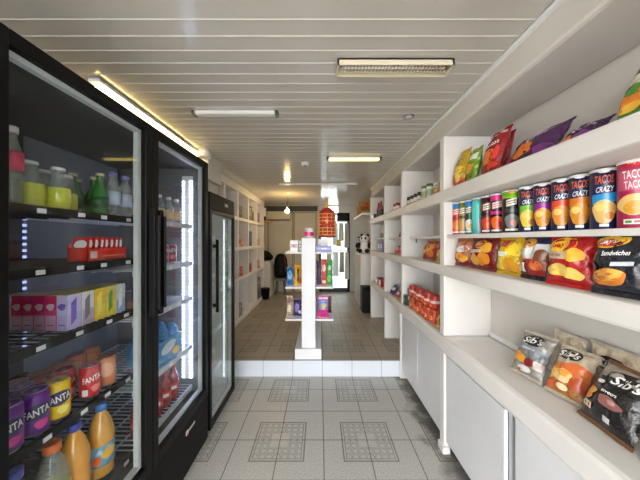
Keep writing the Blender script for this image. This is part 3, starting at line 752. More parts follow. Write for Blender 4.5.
on(jo, .93, 1.95, SL2, label='pale jar with white lid behind the orange tray')
o = carton('snack_tray', 'low orange and green snack tray on the top shelf by the divider', .12, .1, .05, C(206, 120, 50), [('rect', -.05, .05, .015, .04, C(90, 130, 70)), ('ell', 0, .03, .03, .01, C(230, 180, 90))], 'tray'); on(o, .925, 1.85, SL2, AX)
o = carton('snack_box', 'black carton against the wall on the top shelf', .22, .05, .12, C(40, 38, 38), [('rect', -.08, .08, .04, .08, C(90, 96, 92))], 'box'); on(o, 1.08, 1.90, SL2, AX)
def sbag(label, w, h, t, c, decs, x, y, z, yaw=AX, lean=.15, seed=1, name='snack_bag'):
    return chip_bag(label, w, h, t, [(1, c)], decs, (x, y, z+.001), (-lean, 0, yaw), seed, name=name)
sbag('red bag of crisps with golden print below the thin shelf past the divider', .24, .17, .08, foil(160, 30, 30), [('ell', .03, .11, .06, .04, C(220, 160, 70), .3, .15), ('ell', -.06, .06, .04, .03, C(226, 150, 60), 0, .12), ('ell', .05, .05, .05, .03, C(210, 120, 50), .2, .12), ('ell', -.05, .13, .03, .02, C(230, 60, 40))], .93, 2.10, SL1, lean=.3, seed=31)
sbag('amber bag of crisps between the red bag and the divider', .15, .13, .06, foil(204, 150, 50), [('ell', 0, .07, .05, .03, C(236, 190, 90), 0, .1), ('ell', .02, .1, .03, .02, C(180, 60, 30))], .90, 1.83, SL1, lean=.3, seed=32)
# stacked orange packs
def opack(upper):
    m = MB(); c = C(178, 50, 36) if upper else C(186, 70, 36)
    for k in (-1, 1):
        m.lathe([(.030, 0), (.038, .012), (.039, .095), (.034, .108), (.030, .113)], c, (.0395*k, 0, 0), n=20)
        def S(u, v, o=0, k=k):
            a = u/.039; return (.0395*k+(.039+o)*math.sin(a), -(.039+o)*math.cos(a), v)
        m.decals(S, [('rect', -.055, .055, .045, .066, C(232, 196, 180)), ('rect', -.055, .055, .085, .094, C(150, 26, 30)), ('rect', .056, .115, .045, .066, C(232, 196, 180)), ('ell', 0, .026, .02, .012, C(236, 130, 60))] if upper else [('rect', -.055, .055, .08, .094, C(190, 50, 30)), ('ell', .065, .045, .02, .016, C(240, 170, 110)), ('ell', 0, .045, .022, .018, C(240, 170, 110)), ('ell', 0, .045, .012, .008, C(210, 70, 40))])
    m.box(-.07, .07, -.004, .03, .02, .1, c)
    return tag(m.build('drink_pack', recalc=False), '', 'pack')
for zz, zn in ((.80, 'lower'), (.915, 'upper')):
    pk = opack(zn == 'upper')
    for k, (y, pn) in enumerate(((2.30, 'far'), (2.135, 'middle'), (1.97, 'near'))):
        o = pk if k == 0 else copy_tree(pk)
        on(o, .90, y, zz, AX+.15, 'orange red twin pack, %s one in the %s layer of the stack above the counter' % (pn, zn), 'orange twin packs above the counter')
o = carton('snack_box', 'blue carton beside the stacked orange multipacks', .07, .08, .17, C(40, 84, 140), [('rect', -.03, .03, .06, .1, white)], 'box'); on(o, .92, 2.43, CZ, AX)
o = carton('snack_box', 'small dark green carton in front of the blue one', .05, .04, .10, C(30, 74, 50), [('ell', 0, .05, .018, .02, gold)], 'box'); on(o, .87, 2.475, CZ, AX)
sbag('small yellow packet at the counter edge beside the divider', .08, .095, .03, foil(222, 176, 30), [('ell', 0, .05, .025, .025, C(40, 40, 44))], .885, 1.80, CZ, AX+.3, .2, 33)

# ------------------------------------------------------------------ right: farther bays
def two(name, label, w, d, h, c, c2, x, y, z, cat='packet', yaw=AX, c3=None):
    dec = [('rect', -w*.42, w*.42, h*.35, h*.7, c2), ('ell', 0, h*.52, w*.2, h*.1, c3 or white)]
    o = carton(name, label, w, d, h, c, dec, cat); return on(o, x, y, z, yaw)
jr = jar('', C(170, 44, 36), C(196, 60, 50), .026, .085, white)
on(jr, .90, 2.93, SL2, label='small red jar on the top shelf, left of its pair'); on(copy_tree(jr), .90, 2.83, SL2, label='small red jar on the top shelf, right of its pair')
sbag('brown red packet on the thin shelf of the third bay', .2, .11, .06, foil(150, 66, 50), [('ell', 0, .06, .06, .03, C(210, 130, 90), 0, .1)], .955, 2.88, MID, lean=.5, seed=34)
sbag('bright red packet under the thin shelf of the third bay', .3, .11, .08, foil(196, 34, 30), [('rect', -.1, .0, .04, .08, C(236, 190, 180)), ('ell', .06, .06, .04, .03, C(226, 70, 50))], .93, 2.90, SL1, lean=.45, seed=35)
sbag('blue and silver packet lying at the front of the third bay', .17, .13, .05, foil(50, 66, 130), [('rect', -.07, .06, .05, .09, C(210, 210, 220))], .885, 3.04, .785, lean=.6, seed=36)
sbag('red packet lying at the shelf front beside the blue and silver packet', .14, .09, .04, foil(206, 44, 36), [('ell', 0, .05, .04, .02, white)], .885, 2.86, .785, lean=.8, seed=37)
sbag('tall brown packet at the back of the third bay', .2, .26, .07, foil(136, 92, 56), [('ell', 0, .15, .05, .05, C(60, 40, 30)), ('rect', -.06, .06, .05, .09, C(200, 160, 110))], 1.06, 2.93, .785, lean=.1, seed=38)
sbag('dark brown packet near the second divider', .16, .2, .06, foil(104, 66, 44), [('ell', 0, .1, .05, .04, C(196, 140, 90))], 1.04, 2.70, .785, lean=.1, seed=39)
def figure_bottle(label, x, y, z, c1, c2):
    t = thing('sauce_bottle', label, 'bottle', (x, y, z+.001), face_cam(x, y))
    m = MB(); m.lathe([(.03, 0), (.034, .01), (.034, .1), (.03, .13), (.012, .17), (.012, .185)], c1, n=16, ms=[c1, c1, c2, c2, c2]); m.build('bottle_body', t)
    m = MB(); m.lathe([(.015, .18), (.015, .215), (.012, .218)], C(190, 40, 40), n=12); m.build('cap', t)
figure_bottle('dark sauce bottle with red cap on the top shelf of the fourth bay, farther one', .89, 3.70, SL2, C(50, 40, 52), C(150, 60, 70))
figure_bottle('dark sauce bottle with red cap on the top shelf of the fourth bay, nearer one', .89, 3.56, SL2, C(60, 44, 56), C(176, 70, 80))
two('snack_box', 'red gift box behind the sauce bottles on the top shelf', .16, .06, .26, C(150, 36, 44), C(90, 40, 50), 1.0, 3.62, SL2, 'box')
two('snack_box', 'small dark tin on the top shelf by the last divider', .07, .06, .07, C(60, 70, 60), C(110, 120, 90), .885, 3.95, SL2, 'tin')
two('snack_box', 'yellow and black carton on the thin shelf of the fourth bay', .2, .07, .19, C(30, 28, 28), C(230, 190, 50), .95, 3.60, MID, 'box')
two('snack_box', 'blue and white carton under the thin shelf of the fourth bay', .12, .08, .15, C(70, 100, 170), white, .93, 3.72, SL1, 'box', c3=C(200, 60, 80))
two('snack_box', 'purple carton beside the blue and white one', .12, .08, .16, C(120, 84, 150), C(210, 200, 220), .93, 3.56, SL1, 'box', c3=pink)
two('snack_box', 'dark red tin on the low shelf of the fourth bay, left one', .12, .1, .10, C(130, 30, 34), C(80, 24, 30), .91, 3.72, .785, 'tin')
two('snack_box', 'bright red tin on the low shelf of the fourth bay, right one', .12, .1, .09, C(176, 40, 40), C(90, 24, 30), .91, 3.53, .785, 'tin')

# ------------------------------------------------------------------ fridge: upper shelf bottles
lemon = M((206, 214, 74), .15, coat=.5); clear = glass('clear_bottle_glass', (.86, .9, .88), boost=1.6, haze=.18)
greeng = M((40, 112, 44), .12, coat=.6); greend = M((26, 70, 34), .12, coat=.6)
lp = [(.028, 0), (.034, .006), (.036, .05), (.034, .075), (.018, .105), (.0155, .125), (.019, .14)]
lb = bottle('lemonade_bottle', '', lp, lemon, M((226, 226, 226), .3), (.0195, .138, .150), neck=(.075, clear))
for k, (px, X, lab) in enumerate(((30, -.955, 'small lemonade bottle nearest the fridge hinge'), (43, -1.03, 'small lemonade bottle second from the hinge, set back'), (58, -.945, 'small lemonade bottle at the front of its shelf'), (66, -1.02, 'small lemonade bottle behind the front one'))):
    o = lb if k == 0 else copy_tree(lb); on(o, X, -X*245/(320-px), S1, label=lab, group='yellow green lemonade bottles on the upper fridge shelf')
gp = [(.027, 0), (.031, .006), (.031, .075), (.026, .1), (.0135, .125), (.012, .158), (.013, .165)]
gbt = bottle('green_bottle', '', gp, greeng, M((214, 206, 160), .3), (.0145, .163, .175), (.025, .07, .0315, C(30, 90, 50)))
for k, (px, X, lab) in enumerate(((73, -1.06, 'green glass bottle just behind the lemonade'), (78, -1.14, 'green glass bottle set back in the middle of the shelf'), (94, -1.03, 'green glass bottle right of the middle'), (100, -.945, 'bright green glass bottle standing at the shelf front'))):
    o = gbt if k == 0 else copy_tree(gbt); on(o, X, -X*245/(320-px), S1, label=lab, group='green glass bottles on the upper fridge shelf')
wp = [(.024, 0), (.028, .006), (.028, .11), (.024, .14), (.013, .165), (.013, .185)]
wb = bottle('water_bottle', '', wp, clear, M((110, 120, 190), .3), (.0155, .183, .2), (.05, .11, .0285, C(190, 200, 226)))
for k, (px, X, lab) in enumerate(((113, -.95, 'clear bottle with pale blue label, left of the pair by the door edge'), (125.2, -.95, 'clear bottle with pale blue label, right of the pair by the door edge'))):
    o = wb if k == 0 else copy_tree(wb); on(o, X, -X*245/(320-px), S1, label=lab, group='clear bottles by the door edge')
pb = bottle('water_bottle', 'tall clear bottle with pink label at the near end of the upper fridge shelf', [(.022, 0), (.025, .006), (.025, .13), (.022, .16), (.012, .195), (.012, .215)], clear, C(206, 206, 212), (.015, .212, .232), (.10, .155, .0256, C(226, 70, 110)))
on(pb, -.93, .738, S1)

# second shelf: red tray of chocolate bars
tr = MB(); ra = C(214, 46, 30)
y0, y1, xb, xf_ = .955, 1.145, -.985, -.905
tr.box(xb, xf_, y0, y1, 0, .004, ra); tr.box(xf_-.004, xf_, y0, y1, 0, .05, ra); tr.box(xb, xb+.004, y0, y1, 0, .07, ra); tr.box(xb, xf_, y0, y0+.004, 0, .055, ra); tr.box(xb, xf_, y1-.004, y1, 0, .055, ra)
tr.decals(lambda u, v, o=0: (xf_+o, u, v), [('rect', .965, .995, .012, .04, C(226, 200, 200)), ('rect', 1.02, 1.13, .016, .022, C(236, 120, 90))])
tag(tr.build('display_tray', loc=(0, 0, S2+.001), recalc=False), 'red cardboard tray of chocolate bars on the fridge shelf', 'tray')
bar = MB(); bar.box(-.033, .033, -.006, .006, 0, .09, C(200, 26, 30))
bar.decals(lambda u, v, o=0: (u, -.006-o, v), [('ell', 0, .06, .026, .018, white, .2), ('text', 'KitKat', 0, .06, .011, C(200, 26, 30), .2)])
bar.decals(lambda u, v, o=0: (.033+o, u, v), [('rect', -.0055, .0055, .05, .08, white)])
bar0 = bar.build('chocolate_bar', recalc=False); tag(bar0, '', 'chocolate bar')
for k in range(7):
    o = bar0 if k == 0 else copy_tree(bar0)
    place(o, (-.945, .968+.0245*k, S2+.007), (-.08-.02*(k % 3), 0, 0), ['red and white chocolate bar at the near end of the red tray', 'red chocolate bar second in the red tray', 'red chocolate bar third in the red tray', 'red chocolate bar in the middle of the red tray', 'red chocolate bar third from the far end of the tray', 'red chocolate bar second from the far end of the tray', 'red chocolate bar at the far end of the red tray'][k], 'chocolate bars in the red tray')

# third shelf: small juice cartons
def jcart(mat, mat2, mat3, top):
    o = MB(); w, d, h = .039, .05, .125
    o.box(-w/2, w/2, -d/2, d/2, 0, h, mat); o.box(-w/2, w/2, -d/2, d/2, h, h+.002, top)
    o.decals(lambda u, v, o=0: (u, -d/2-o, v), [('rect', -w/2+.001, w/2-.001, .002, .055, mat2), ('ell', 0, .085, .014, .012, mat3, .2, .1), ('rect', -.012, .012, .018, .022, C(120, 90, 190))])
    o.decals(lambda u, v, o=0: (w/2+o, u, v), [('rect', -d/2+.002, d/2-.002, .002, .06, mat2), ('rect', -.014, .006, .03, .11, mat3, 1.0)])
    return tag(o.build('juice_carton', recalc=False), '', 'carton')
lav = C(206, 196, 236); pinkc = C(226, 40, 120)
pc = jcart(pinkc, C(226, 170, 214), C(240, 220, 230), C(206, 196, 120)); lc = jcart(lav, C(190, 180, 230), C(120, 90, 200), C(206, 196, 120))
names = ['first', 'second', 'third', 'fourth']
for k in range(4):
    o = pc if k == 0 else copy_tree(pc)
    on(o, -1.083+.0405*k, .90, S3, 0, 'pink juice carton, %s from the left of the four facing the shop front' % names[k], 'pink juice cartons in the fridge')
on(lc, -1.1235, .90, S3, 0, 'lavender juice carton left of the pink cartons'); on(copy_tree(lc), -.921, .90, S3, 0, 'lavender juice carton right of the pink cartons')
k = 0
for y, mat, m2, m3, lab in ((.953, C(220, 220, 226), C(190, 170, 190), C(120, 110, 130), 'white juice carton behind the lavender one'), (1.005, C(230, 190, 40), C(240, 210, 60), C(250, 230, 120), 'yellow juice carton in the fridge'), (1.057, C(226, 200, 110), C(240, 220, 60), C(110, 160, 60), 'yellow juice carton with green streak'), (1.109, C(214, 216, 226), C(150, 180, 226), C(240, 240, 240), 'pale blue juice carton farthest in the row')):
    on(jcart(mat, m2, m3, C(206, 196, 120)), -.921, y, S3, 0, lab)
    for j in range(2):
        o = copy_tree(pc); on(o, -.962-.0405*j, y, S3, 0, 'pink juice carton behind the front row, seen only from above', 'pink juice cartons hidden behind the front row')

# fourth shelf: cans
def fanta(c1, c2): return [('ell', 0, .075, .03, .026, c1, .2), ('text', 'FANTA', 0, .078, .022, white, .18, .6, .1), ('ell', .012, .04, .016, .013, c2, .2, .1), ('rect', -.03, -.012, .015, .04, C(230, 230, 230))]
def navf_(c2): return [('ell', 0, .078, .034, .024, navy, .2), ('text', 'FANTA', 0, .078, .023, white, .18, .6, .1), ('ell', .01, .038, .016, .013, c2, .2, .1)]
pu = can('', C(112, 38, 150), navf_(C(220, 60, 150)), .14)
for k, (px, X, lab) in enumerate(((7, -.925, 'purple drink can nearest the shop front'), (35.5, -.925, 'purple drink can left of the yellow can'), (-8, -1.0, 'purple drink can in the second row'), (20, -1.0, 'purple drink can behind the front pair'))):
    o = pu if k == 0 else copy_tree(pu); y = -X*245/(320-px); on(o, X, y, S4, face_cam(X, y)+.1, lab, 'purple drink cans in the fridge')
ye = can('yellow drink can between purple and red cans', C(236, 196, 20), navf_(C(250, 240, 120)), .135); on(ye, -.925, .925*245/(320-58), S4, face_cam(-.925, .865)+.1)
rd = can('', C(204, 30, 40), fanta(C(196, 20, 36), C(240, 130, 120)))
for k, (px, X, lab) in enumerate(((90, -.925, 'red drink can at the shelf front right of the yellow can'), (64, -.998, 'red drink can just left of the front red can'), (43.5, -.998, 'red drink can behind the yellow can'))):
    o = rd if k == 0 else copy_tree(rd); y = -X*245/(320-px); on(o, X, y, S4, face_cam(X, y)+.2, lab, 'red drink cans in the fridge')
cu_ = can('', C(196, 120, 74), [('ell', 0, .075, .024, .03, C(220, 160, 120), .2), ('text', 'ICE', 0, .08, .024, C(50, 60, 110), .1)])
for k, (y, X, lab) in enumerate(((1.062, -.925, 'copper drink can farthest along the can shelf'), (1.145, -1.07, 'copper drink can behind the red cans, rightmost of that row'), (1.075, -1.07, 'copper drink can second from the right in the back row'), (1.005, -1.07, 'copper drink can in the middle of the back row'), (.935, -1.07, 'copper drink can second from the left in the back row'), (.865, -1.07, 'copper drink can at the left end of the back row'))):
    o = cu_ if k == 0 else copy_tree(cu_); on(o, X, y, S4, label=lab, group='copper drink cans in the fridge')

# bottom shelf: big bottles
oj = M((230, 158, 40), .15, coat=.6); ojd = M((216, 156, 56), .15, coat=.6)
bp_ = [(.040, 0), (.046, .008), (.047, .10), (.044, .125), (.047, .15), (.046, .18), (.03, .235), (.0165, .262), (.0165, .275)]
b1 = bottle('juice_bottle', 'large orange juice bottle with light blue cap and blue label', bp_, ojd, C(50, 120, 200), (.0205, .27, .298), (.05, .135, .0475, C(120, 176, 206)), [('ell', .01, .1, .026, .022, C(236, 180, 60), .2), ('text', 'Oasis', .01, .1, .017, C(210, 50, 40), .2), ('ell', -.03, .08, .014, .02, orange)])
on(b1, -.945, .945*245/(320-101), S5, face_cam(-.945, 1.057)+.35)
b2 = bottle('juice_bottle', 'plain orange juice bottle with dark blue cap', bp_, oj, C(40, 60, 170), (.0205, .27, .298)); on(b2, -.945, .945*245/(320-74.5), S5)
b3 = bottle('juice_bottle', 'clear bottle with orange cap and yellow green label', bp_, clear, C(226, 110, 40), (.024, .268, .298), (.04, .15, .0475, C(220, 214, 60)), [('ell', 0, .11, .03, .024, C(110, 160, 50), .3), ('text', 'Pulco', 0, .09, .014, C(200, 40, 40), .4)]); on(b3, -.93, .85, S5)
b4 = bottle('juice_bottle', 'clear bottle with blue cap nearest the shop front', bp_, clear, C(40, 70, 190), (.0205, .27, .298), (.05, .14, .0475, C(150, 160, 190))); on(b4, -.935, .748, S5)

# right-hand door of the big fridge
sb = bottle('water_bottle', '', [(.024, 0), (.027, .006), (.027, .08), (.022, .105), (.012, .125), (.012, .14)], clear, C(226, 226, 232), (.0145, .138, .155), (.02, .075, .0275, C(226, 200, 150)))
for k, (y, lab) in enumerate(((1.26, 'small clear bottle behind the right fridge door, nearest the middle'), (1.34, 'small clear bottle second from the middle behind the right door'), (1.43, 'small clear bottle third from the middle behind the right door'), (1.52, 'small clear bottle fourth from the middle behind the right door'), (1.60, 'small clear bottle farthest, beside the light strip'))):
    o = sb if k == 0 else copy_tree(sb); on(o, -.94, y, R1, label=lab, group='small clear bottles behind the right fridge door')
rc = can('', C(170, 30, 60), fanta(C(120, 20, 40), C(220, 120, 140)), .115)
for k, y in enumerate((1.40, 1.48, 1.56)):
    o = rc if k == 0 else copy_tree(rc); on(o, -.95, y, R2, label=['crimson can behind the right fridge door, nearest', 'crimson can behind the right fridge door, middle one', 'crimson can behind the right fridge door, farthest'][k], group='crimson cans behind the right fridge door')
dk = can('', C(60, 66, 84), [('rect', -.02, .02, .04, .08, C(150, 90, 60))], .13)
for k, y in enumerate((1.24, 1.33)):
    o = dk if k == 0 else copy_tree(dk); on(o, -.96, y, R3, label=['dark grey can behind the right fridge door, nearer one', 'dark grey can behind the right fridge door, farther one'][k], group='dark grey cans behind the right fridge door')
# blue shrink pack
pkk = thing('water_pack', 'sky blue shrink wrapped pack of bottles leaning behind the right fridge door', 'pack', (-.955, 1.43, R4+.001), (0, .0, PI/2-.1))
m = MB(); bl = foil(60, 150, 220)
for i in range(3):
    for j in range(2): m.lathe([(.033, 0), (.036, .01), (.036, .18), (.022, .20), (.015, .215)], bl, (-.075+.075*i, -.037+.075*j, 0), n=14)
m.build('wrapped_bottles', pkk)
m = MB(); m.box(-.115, .115, -.0765, .0765, .03, .15, foil(84, 170, 230)); m.decals(lambda u, v, o=0: (u, -.0765-o, v), [('ell', 0, .1, .06, .03, C(210, 226, 240), .3), ('text', 'Vittel', 0, .1, .03, C(210, 50, 50), .3), ('ell', .06, .06, .03, .02, C(240, 190, 60))]); m.build('wrap_film', pkk, bevel=.01, recalc=False)
rb = bottle('soda_bottle', '', [(.028, 0), (.032, .008), (.032, .1), (.03, .13), (.013, .175), (.013, .195)], M((160, 20, 34), .15, coat=.5), C(200, 30, 40), (.016, .192, .21), (.05, .1, .0325, C(210, 40, 50)), [('rect', -.02, .02, .065, .085, white)])
for k, y in enumerate((1.26, 1.40, 1.48, 1.56)):
    o = rb if k == 0 else copy_tree(rb); on(o, -.935, y, R5, label=['red soda bottle at the bottom of the fridge, nearest the middle', 'red soda bottle at the bottom, second from the middle', 'red soda bottle at the bottom, third from the middle', 'red soda bottle at the bottom, farthest from the middle'][k], group='red soda bottles at the fridge bottom')
# single fridge stock
gc = jar('', C(176, 184, 184), WHITE, .03, .14, C(150, 160, 165), name='drink_can', cat='can')
n = 0
for z, zn in ((1.35, 'top'), (1.02, 'second'), (.69, 'third'), (.36, 'lowest')):
    for y, yn in ((1.87, 'nearest'), (2.02, 'middle'), (2.17, 'farthest')):
        o = gc if n == 0 else copy_tree(gc); on(o, -.96, y, z, label='pale grey drink on the %s shelf of the single fridge, %s one' % (zn, yn), group='pale drinks in the single fridge'); n += 1

# ------------------------------------------------------------------ centre rack
RK = thing('display_rack', 'white double sided display rack standing at the edge of the step', 'display rack', (-.125, 3.05, FB))
def relR(o): o.location = tuple(-c for c in RK.location); return o
rackw = painted('white_rack_paint', (236, 238, 241), .4, .02)
m = MB(); m.box(-.20, -.05, 2.665, 3.5, FB+.1, 1.478, rackw); relR(m.build('upright', RK, bevel=.004))
m = MB(); m.box(-.272, .014, 2.63, 3.55, FB+.001, FB+.115, rackw); relR(m.build('base', RK, bevel=.006))
for z in (.585, .94, 1.325):
    for a, c in ((-.385, -.201), (-.049, .15)):
        m = MB(); m.box(a, c, 2.70, 3.48, z-.022, z, rackw); relR(m.build('shelf', RK, bevel=.004))
pj = jar('pink and white tub standing on top of the display rack', C(236, 224, 228), C(240, 240, 240), .056, .108, C(236, 60, 130), name='tub', cat='tub'); on(pj, -.123, 2.76, 1.478)
two('snack_box', 'white box with red corner on the upper left rack shelf', .085, .08, .125, C(226, 222, 222), C(170, 160, 160), -.29, 2.76, 1.325, 'box', 0, C(200, 40, 50))
two('snack_box', 'small grey box between the white box and the upright', .05, .08, .12, C(200, 196, 198), C(140, 120, 120), -.235, 2.87, 1.325, 'box', 0)
sbag('blue packet standing on the middle left rack shelf', .078, .21, .05, foil(30, 110, 180), [('ell', 0, .12, .03, .05, C(120, 180, 226))], -.338, 2.76, .94, .05, .1, 41, 'snack_bag')
sbag('yellow packet with dark stripe left of the rack upright', .085, .235, .055, foil(232, 170, 24), [('rect', -.01, .015, .05, .19, C(60, 40, 30)), ('ell', .03, .06, .02, .03, C(200, 80, 40))], -.25, 2.77, .94, .03, .1, 42, 'snack_bag')
sbag('golden packet behind the yellow one on the rack', .09, .2, .05, foil(214, 140, 40), [('ell', 0, .1, .02, .05, C(60, 40, 34))], -.255, 2.92, .94, .1, .1, 43, 'snack_bag')
sbag('brown and cream packet on the lowest left rack shelf', .072, .24, .05, foil(196, 170, 140), [('ell', 0, .19, .03, .03, C(90, 50, 40)), ('ell', 0, .1, .03, .04, C(226, 214, 196))], -.343, 2.76, .585, 0, .08, 44, 'snack_bag')
sbag('dark purple packet on the lowest left rack shelf', .092, .2, .055, foil(60, 40, 100), [('ell', -.01, .1, .03, .05, C(130, 110, 190)), ('ell', .03, .05, .02, .02, C(220, 214, 230))], -.256, 2.79, .585, 0, .1, 45, 'snack_bag')
two('snack_box', 'blue and lilac carton lying on the upper right rack shelf', .17, .1, .065, C(90, 110, 190), C(150, 150, 214), .045, 2.78, 1.325, 'box', 0, C(220, 216, 240))
two('snack_box', 'white carton behind the blue one on the upper right rack shelf', .12, .09, .14, C(232, 230, 226), C(214, 206, 200), .035, 2.93, 1.325, 'box', 0)
sbag('dark plum packet close to the upright on the right of the rack', .06, .28, .05, foil(84, 66, 100), [('ell', 0, .15, .015, .06, C(40, 34, 50))], -.012, 2.80, .94, 0, .05, 46, 'snack_bag')
sbag('coral red packet on the right middle rack shelf', .065, .30, .05, foil(216, 96, 80), [('ell', 0, .2, .02, .04, C(236, 190, 170)), ('rect', -.02, .02, .03, .06, C(236, 220, 210))], .045, 2.765, .94, 0, .05, 47, 'snack_bag')
sbag('leaf green packet on the right middle rack shelf', .075, .29, .05, foil(70, 160, 80), [('ell', 0, .2, .02, .03, C(190, 226, 190)), ('ell', 0, .08, .025, .04, C(120, 200, 110))], .108, 2.78, .94, 0, .05, 48, 'snack_bag')
sbag('pink and blue packet with yellow spot on the lowest right rack shelf', .125, .24, .06, foil(216, 50, 140), [('rect', -.05, .05, .09, .2, C(100, 130, 214)), ('ell', .005, .13, .03, .035, C(210, 200, 60), 0, .1), ('text', 'Smarties', 0, .185, .018, C(236, 236, 240), 0, .6), ('rect', -.05, .05, .205, .225, C(226, 214, 226))], .035, 2.75, .585, 0, .08, 49, 'snack_bag')
sbag('brown packet behind the pink and blue one', .1, .2, .05, foil(110, 60, 40), [], .09, 2.93, .585, 0, .05, 50, 'snack_bag')

# hanging red checked lantern bag
hb = thing('hanging_lantern', 'red and gold checked paper lantern hanging over the display rack', 'lantern', (.085, 2.95, CEIL-.004))
m = MB(); m.tube([(0, 0, 0), (0, 0, -.36)], .002, M((210, 190, 120), .5), 6); m.build('cord', hb)
m = MB(); m.tube([(-.012, 0, -.47), (-.015, 0, -.40), (0, 0, -.34), (.006, 0, -.40), (.012, 0, -.47)], .007, C(230, 180, 30), 8); m.build('tassel', hb)
lr = C(196, 40, 30); lg = C(232, 196, 110); m = MB()
prof = [(.03, -.82), (.085, -.815), (.10, -.80), (.102, -.55), (.085, -.51), (.04, -.47), (.012, -.465)]
m.lathe(prof, lr, n=24); 
for i in range(7):
    z = -.80+i*.041; m.lathe([(.1045, z), (.1045, z+.009)], lg, n=24)
for k in range(12):
    a = 2*PI*k/12; m.tube([(.104*math.cos(a), .104*math.sin(a), -.80), (.1045*math.cos(a), .1045*math.sin(a), -.55)], .004, lg, 6)
m.build('lantern_body', hb)
m = MB(); m.ball((0, -.105, -.68), (.03, .012, .02), C(176, 20, 26)); m.ball((-.04, -.1, -.68), (.025, .012, .028), C(186, 24, 28)); m.ball((.04, -.1, -.68), (.025, .012, .028), C(186, 24, 28)); m.build('bow', hb)
for nm, zz, rr in (('top_ring', -.515, .088), ('bottom_ring', -.815, .1)):
    m = MB(); m.lathe([(rr, zz-.008), (rr+.006, zz), (rr, zz+.008)], C(150, 20, 24), n=24); m.build(nm, hb)

# ------------------------------------------------------------------ left back shelving stock
items = [
 (3.93, 1.81, .15, .14, (40, 36, 38), (120, 80, 60), 'dark handbag shaped box on the upper left shelf, nearest bay', 'box'),
 (3.80, 1.81, .08, .17, (176, 120, 90), (220, 190, 160), 'tan bottle box beside the dark box on the upper left shelf', 'box'),
 (4.5, 1.81, .2, .2, (80, 80, 84), (150, 140, 130), 'grey box in the middle bay of the upper left shelf', 'box'),
 (4.68, 1.81, .1, .14, (44, 44, 48), (80, 70, 66), 'black box in the middle bay of the upper left shelf', 'box'),
 (5.1, 1.81, .14, .15, (90, 60, 130), (130, 110, 170), 'violet box in the far bay of the upper left shelf', 'box'),
 (3.9, 1.345, .1, .13, (196, 150, 140), (150, 60, 50), 'pink packet on the middle left shelf, nearest bay', 'packet'),
 (4.03, 1.345, .08, .09, (206, 120, 110), (230, 200, 190), 'small coral packet on the middle left shelf', 'packet'),
 (4.52, 1.345, .14, .2, (34, 60, 140), (60, 90, 180), 'deep blue box in the middle bay of the left shelving', 'box'),
 (5.1, 1.345, .16, .1, (196, 150, 130), (210, 180, 160), 'pale peach packet in the far bay of the middle left shelf', 'packet'),
 (3.85, .87, .1, .15, (206, 150, 156), (226, 200, 204), 'rose packet on the lower left shelf, nearest bay', 'packet'),
 (4.0, .87, .12, .11, (170, 40, 50), (210, 120, 120), 'crimson packet on the lower left shelf, nearest bay', 'packet'),
 (4.5, .87, .16, .12, (190, 60, 64), (70, 40, 46), 'red and black packet on the lower left shelf, middle bay', 'packet'),
 (5.08, .87, .16, .12, (196, 90, 86), (220, 170, 160), 'faded red packet on the lower left shelf, far bay', 'packet'),
 (5.12, FB+.06, .3, .42, (120, 116, 112), (140, 136, 130), 'tall grey box on the floor of the far left bay', 'box'),
 (3.52, 1.81, .12, .12, (196, 170, 120), (90, 60, 40), 'ochre box on the upper left shelf above the single fridge', 'box'),
 (3.93, FB+.06, .16, .2, (130, 140, 150), (160, 170, 180), 'grey blue box on the floor of the near left bay', 'box')]
for y, z, w, h, c1, c2, lab, cat in items:
    h = min(.36, h*1.35) if z > .5 else h; w *= 1.15
    o = carton('snack_box', lab, w, .12, h, C(*c1), [('rect', -w*.4, w*.4, h*.3, h*.65, C(*c2)), ('ell', 0, h*.8, w*.22, h*.08, C(*[min(255, int(q*1.3)) for q in c2]))], cat); on(o, XS-.09, y, z, PI/2)

# ------------------------------------------------------------------ far left corner
ac = thing('wall_mounted_air_conditioner', 'beige wall air conditioner above the panels at the back left', 'air conditioner', (-1.0, Y1-.045, 1.93))
m = MB(); acm = M((206, 194, 168), .4); m.box(-.29, .29, -.17, 0, .03, .22, acm); m.build('casing', ac, bevel=.02)
m = MB(); m.box(-.27, .27, -.15, -.02, 0, .029, M((120, 108, 88), .5)); m.build('louvre', ac, bevel=.004)
sh2 = MB(); sh2.box(-1.49, -1.12, 5.5, 5.75, 1.86, 1.89, M((206, 160, 84), .5)); sh2.box(-1.47, -1.45, 5.5, 5.75, 1.7, 1.86, M((206, 160, 84), .5))
tag(sh2.build('corner_shelf'), 'small yellow wooden corner shelf past the left shelving', 'shelf')
sp = thing('wall_speaker', 'white speaker with black base high in the back left corner', 'speaker', (-1.30, 5.62, 2.0))
m = MB(); m.box(-.06, .06, -.05, .05, .1, .3, WHITE); m.build('speaker_body', sp, bevel=.01)
m = MB(); m.box(-.05, .05, -.045, .045, 0, .099, BLACK); m.build('bracket', sp); sp.location.z = 1.893
lc_ = thing('side_cabinet', 'white low cabinet in the back left corner carrying a black bag', 'cabinet', (-1.22, 5.70, FB+.001))
m = MB(); m.box(-.27, .1, -.22, .22, 0, .8, SHELF); m.build('carcass', lc_, bevel=.005)
m = MB(); m.box(-.26, .09, -.232, -.221, .03, .78, WALL); m.build('door', lc_, bevel=.003)
m = MB()
m.ball((0, 0, .11), (.16, .12, .12), BLACKM); m.ball((-.08, 0, .16), (.09, .09, .1), BLACKM); m.ball((.1, -.02, .08), (.1, .1, .08), BLACKM)
bg = m.build('black_bag', loc=(-1.28, 5.68, FB+.813)); tag(bg, 'slouched black bag on the white cabinet at the back left', 'bag')
m = MB(); m.lathe([(.07, 0), (.085, .02), (.095, .22), (.1, .235), (.09, .24)], BLACK, n=20)
tag(m.build('waste_bin', loc=(-1.19, 5.34, FB+.001)), 'black bin on the floor by the end of the left shelving', 'bin')
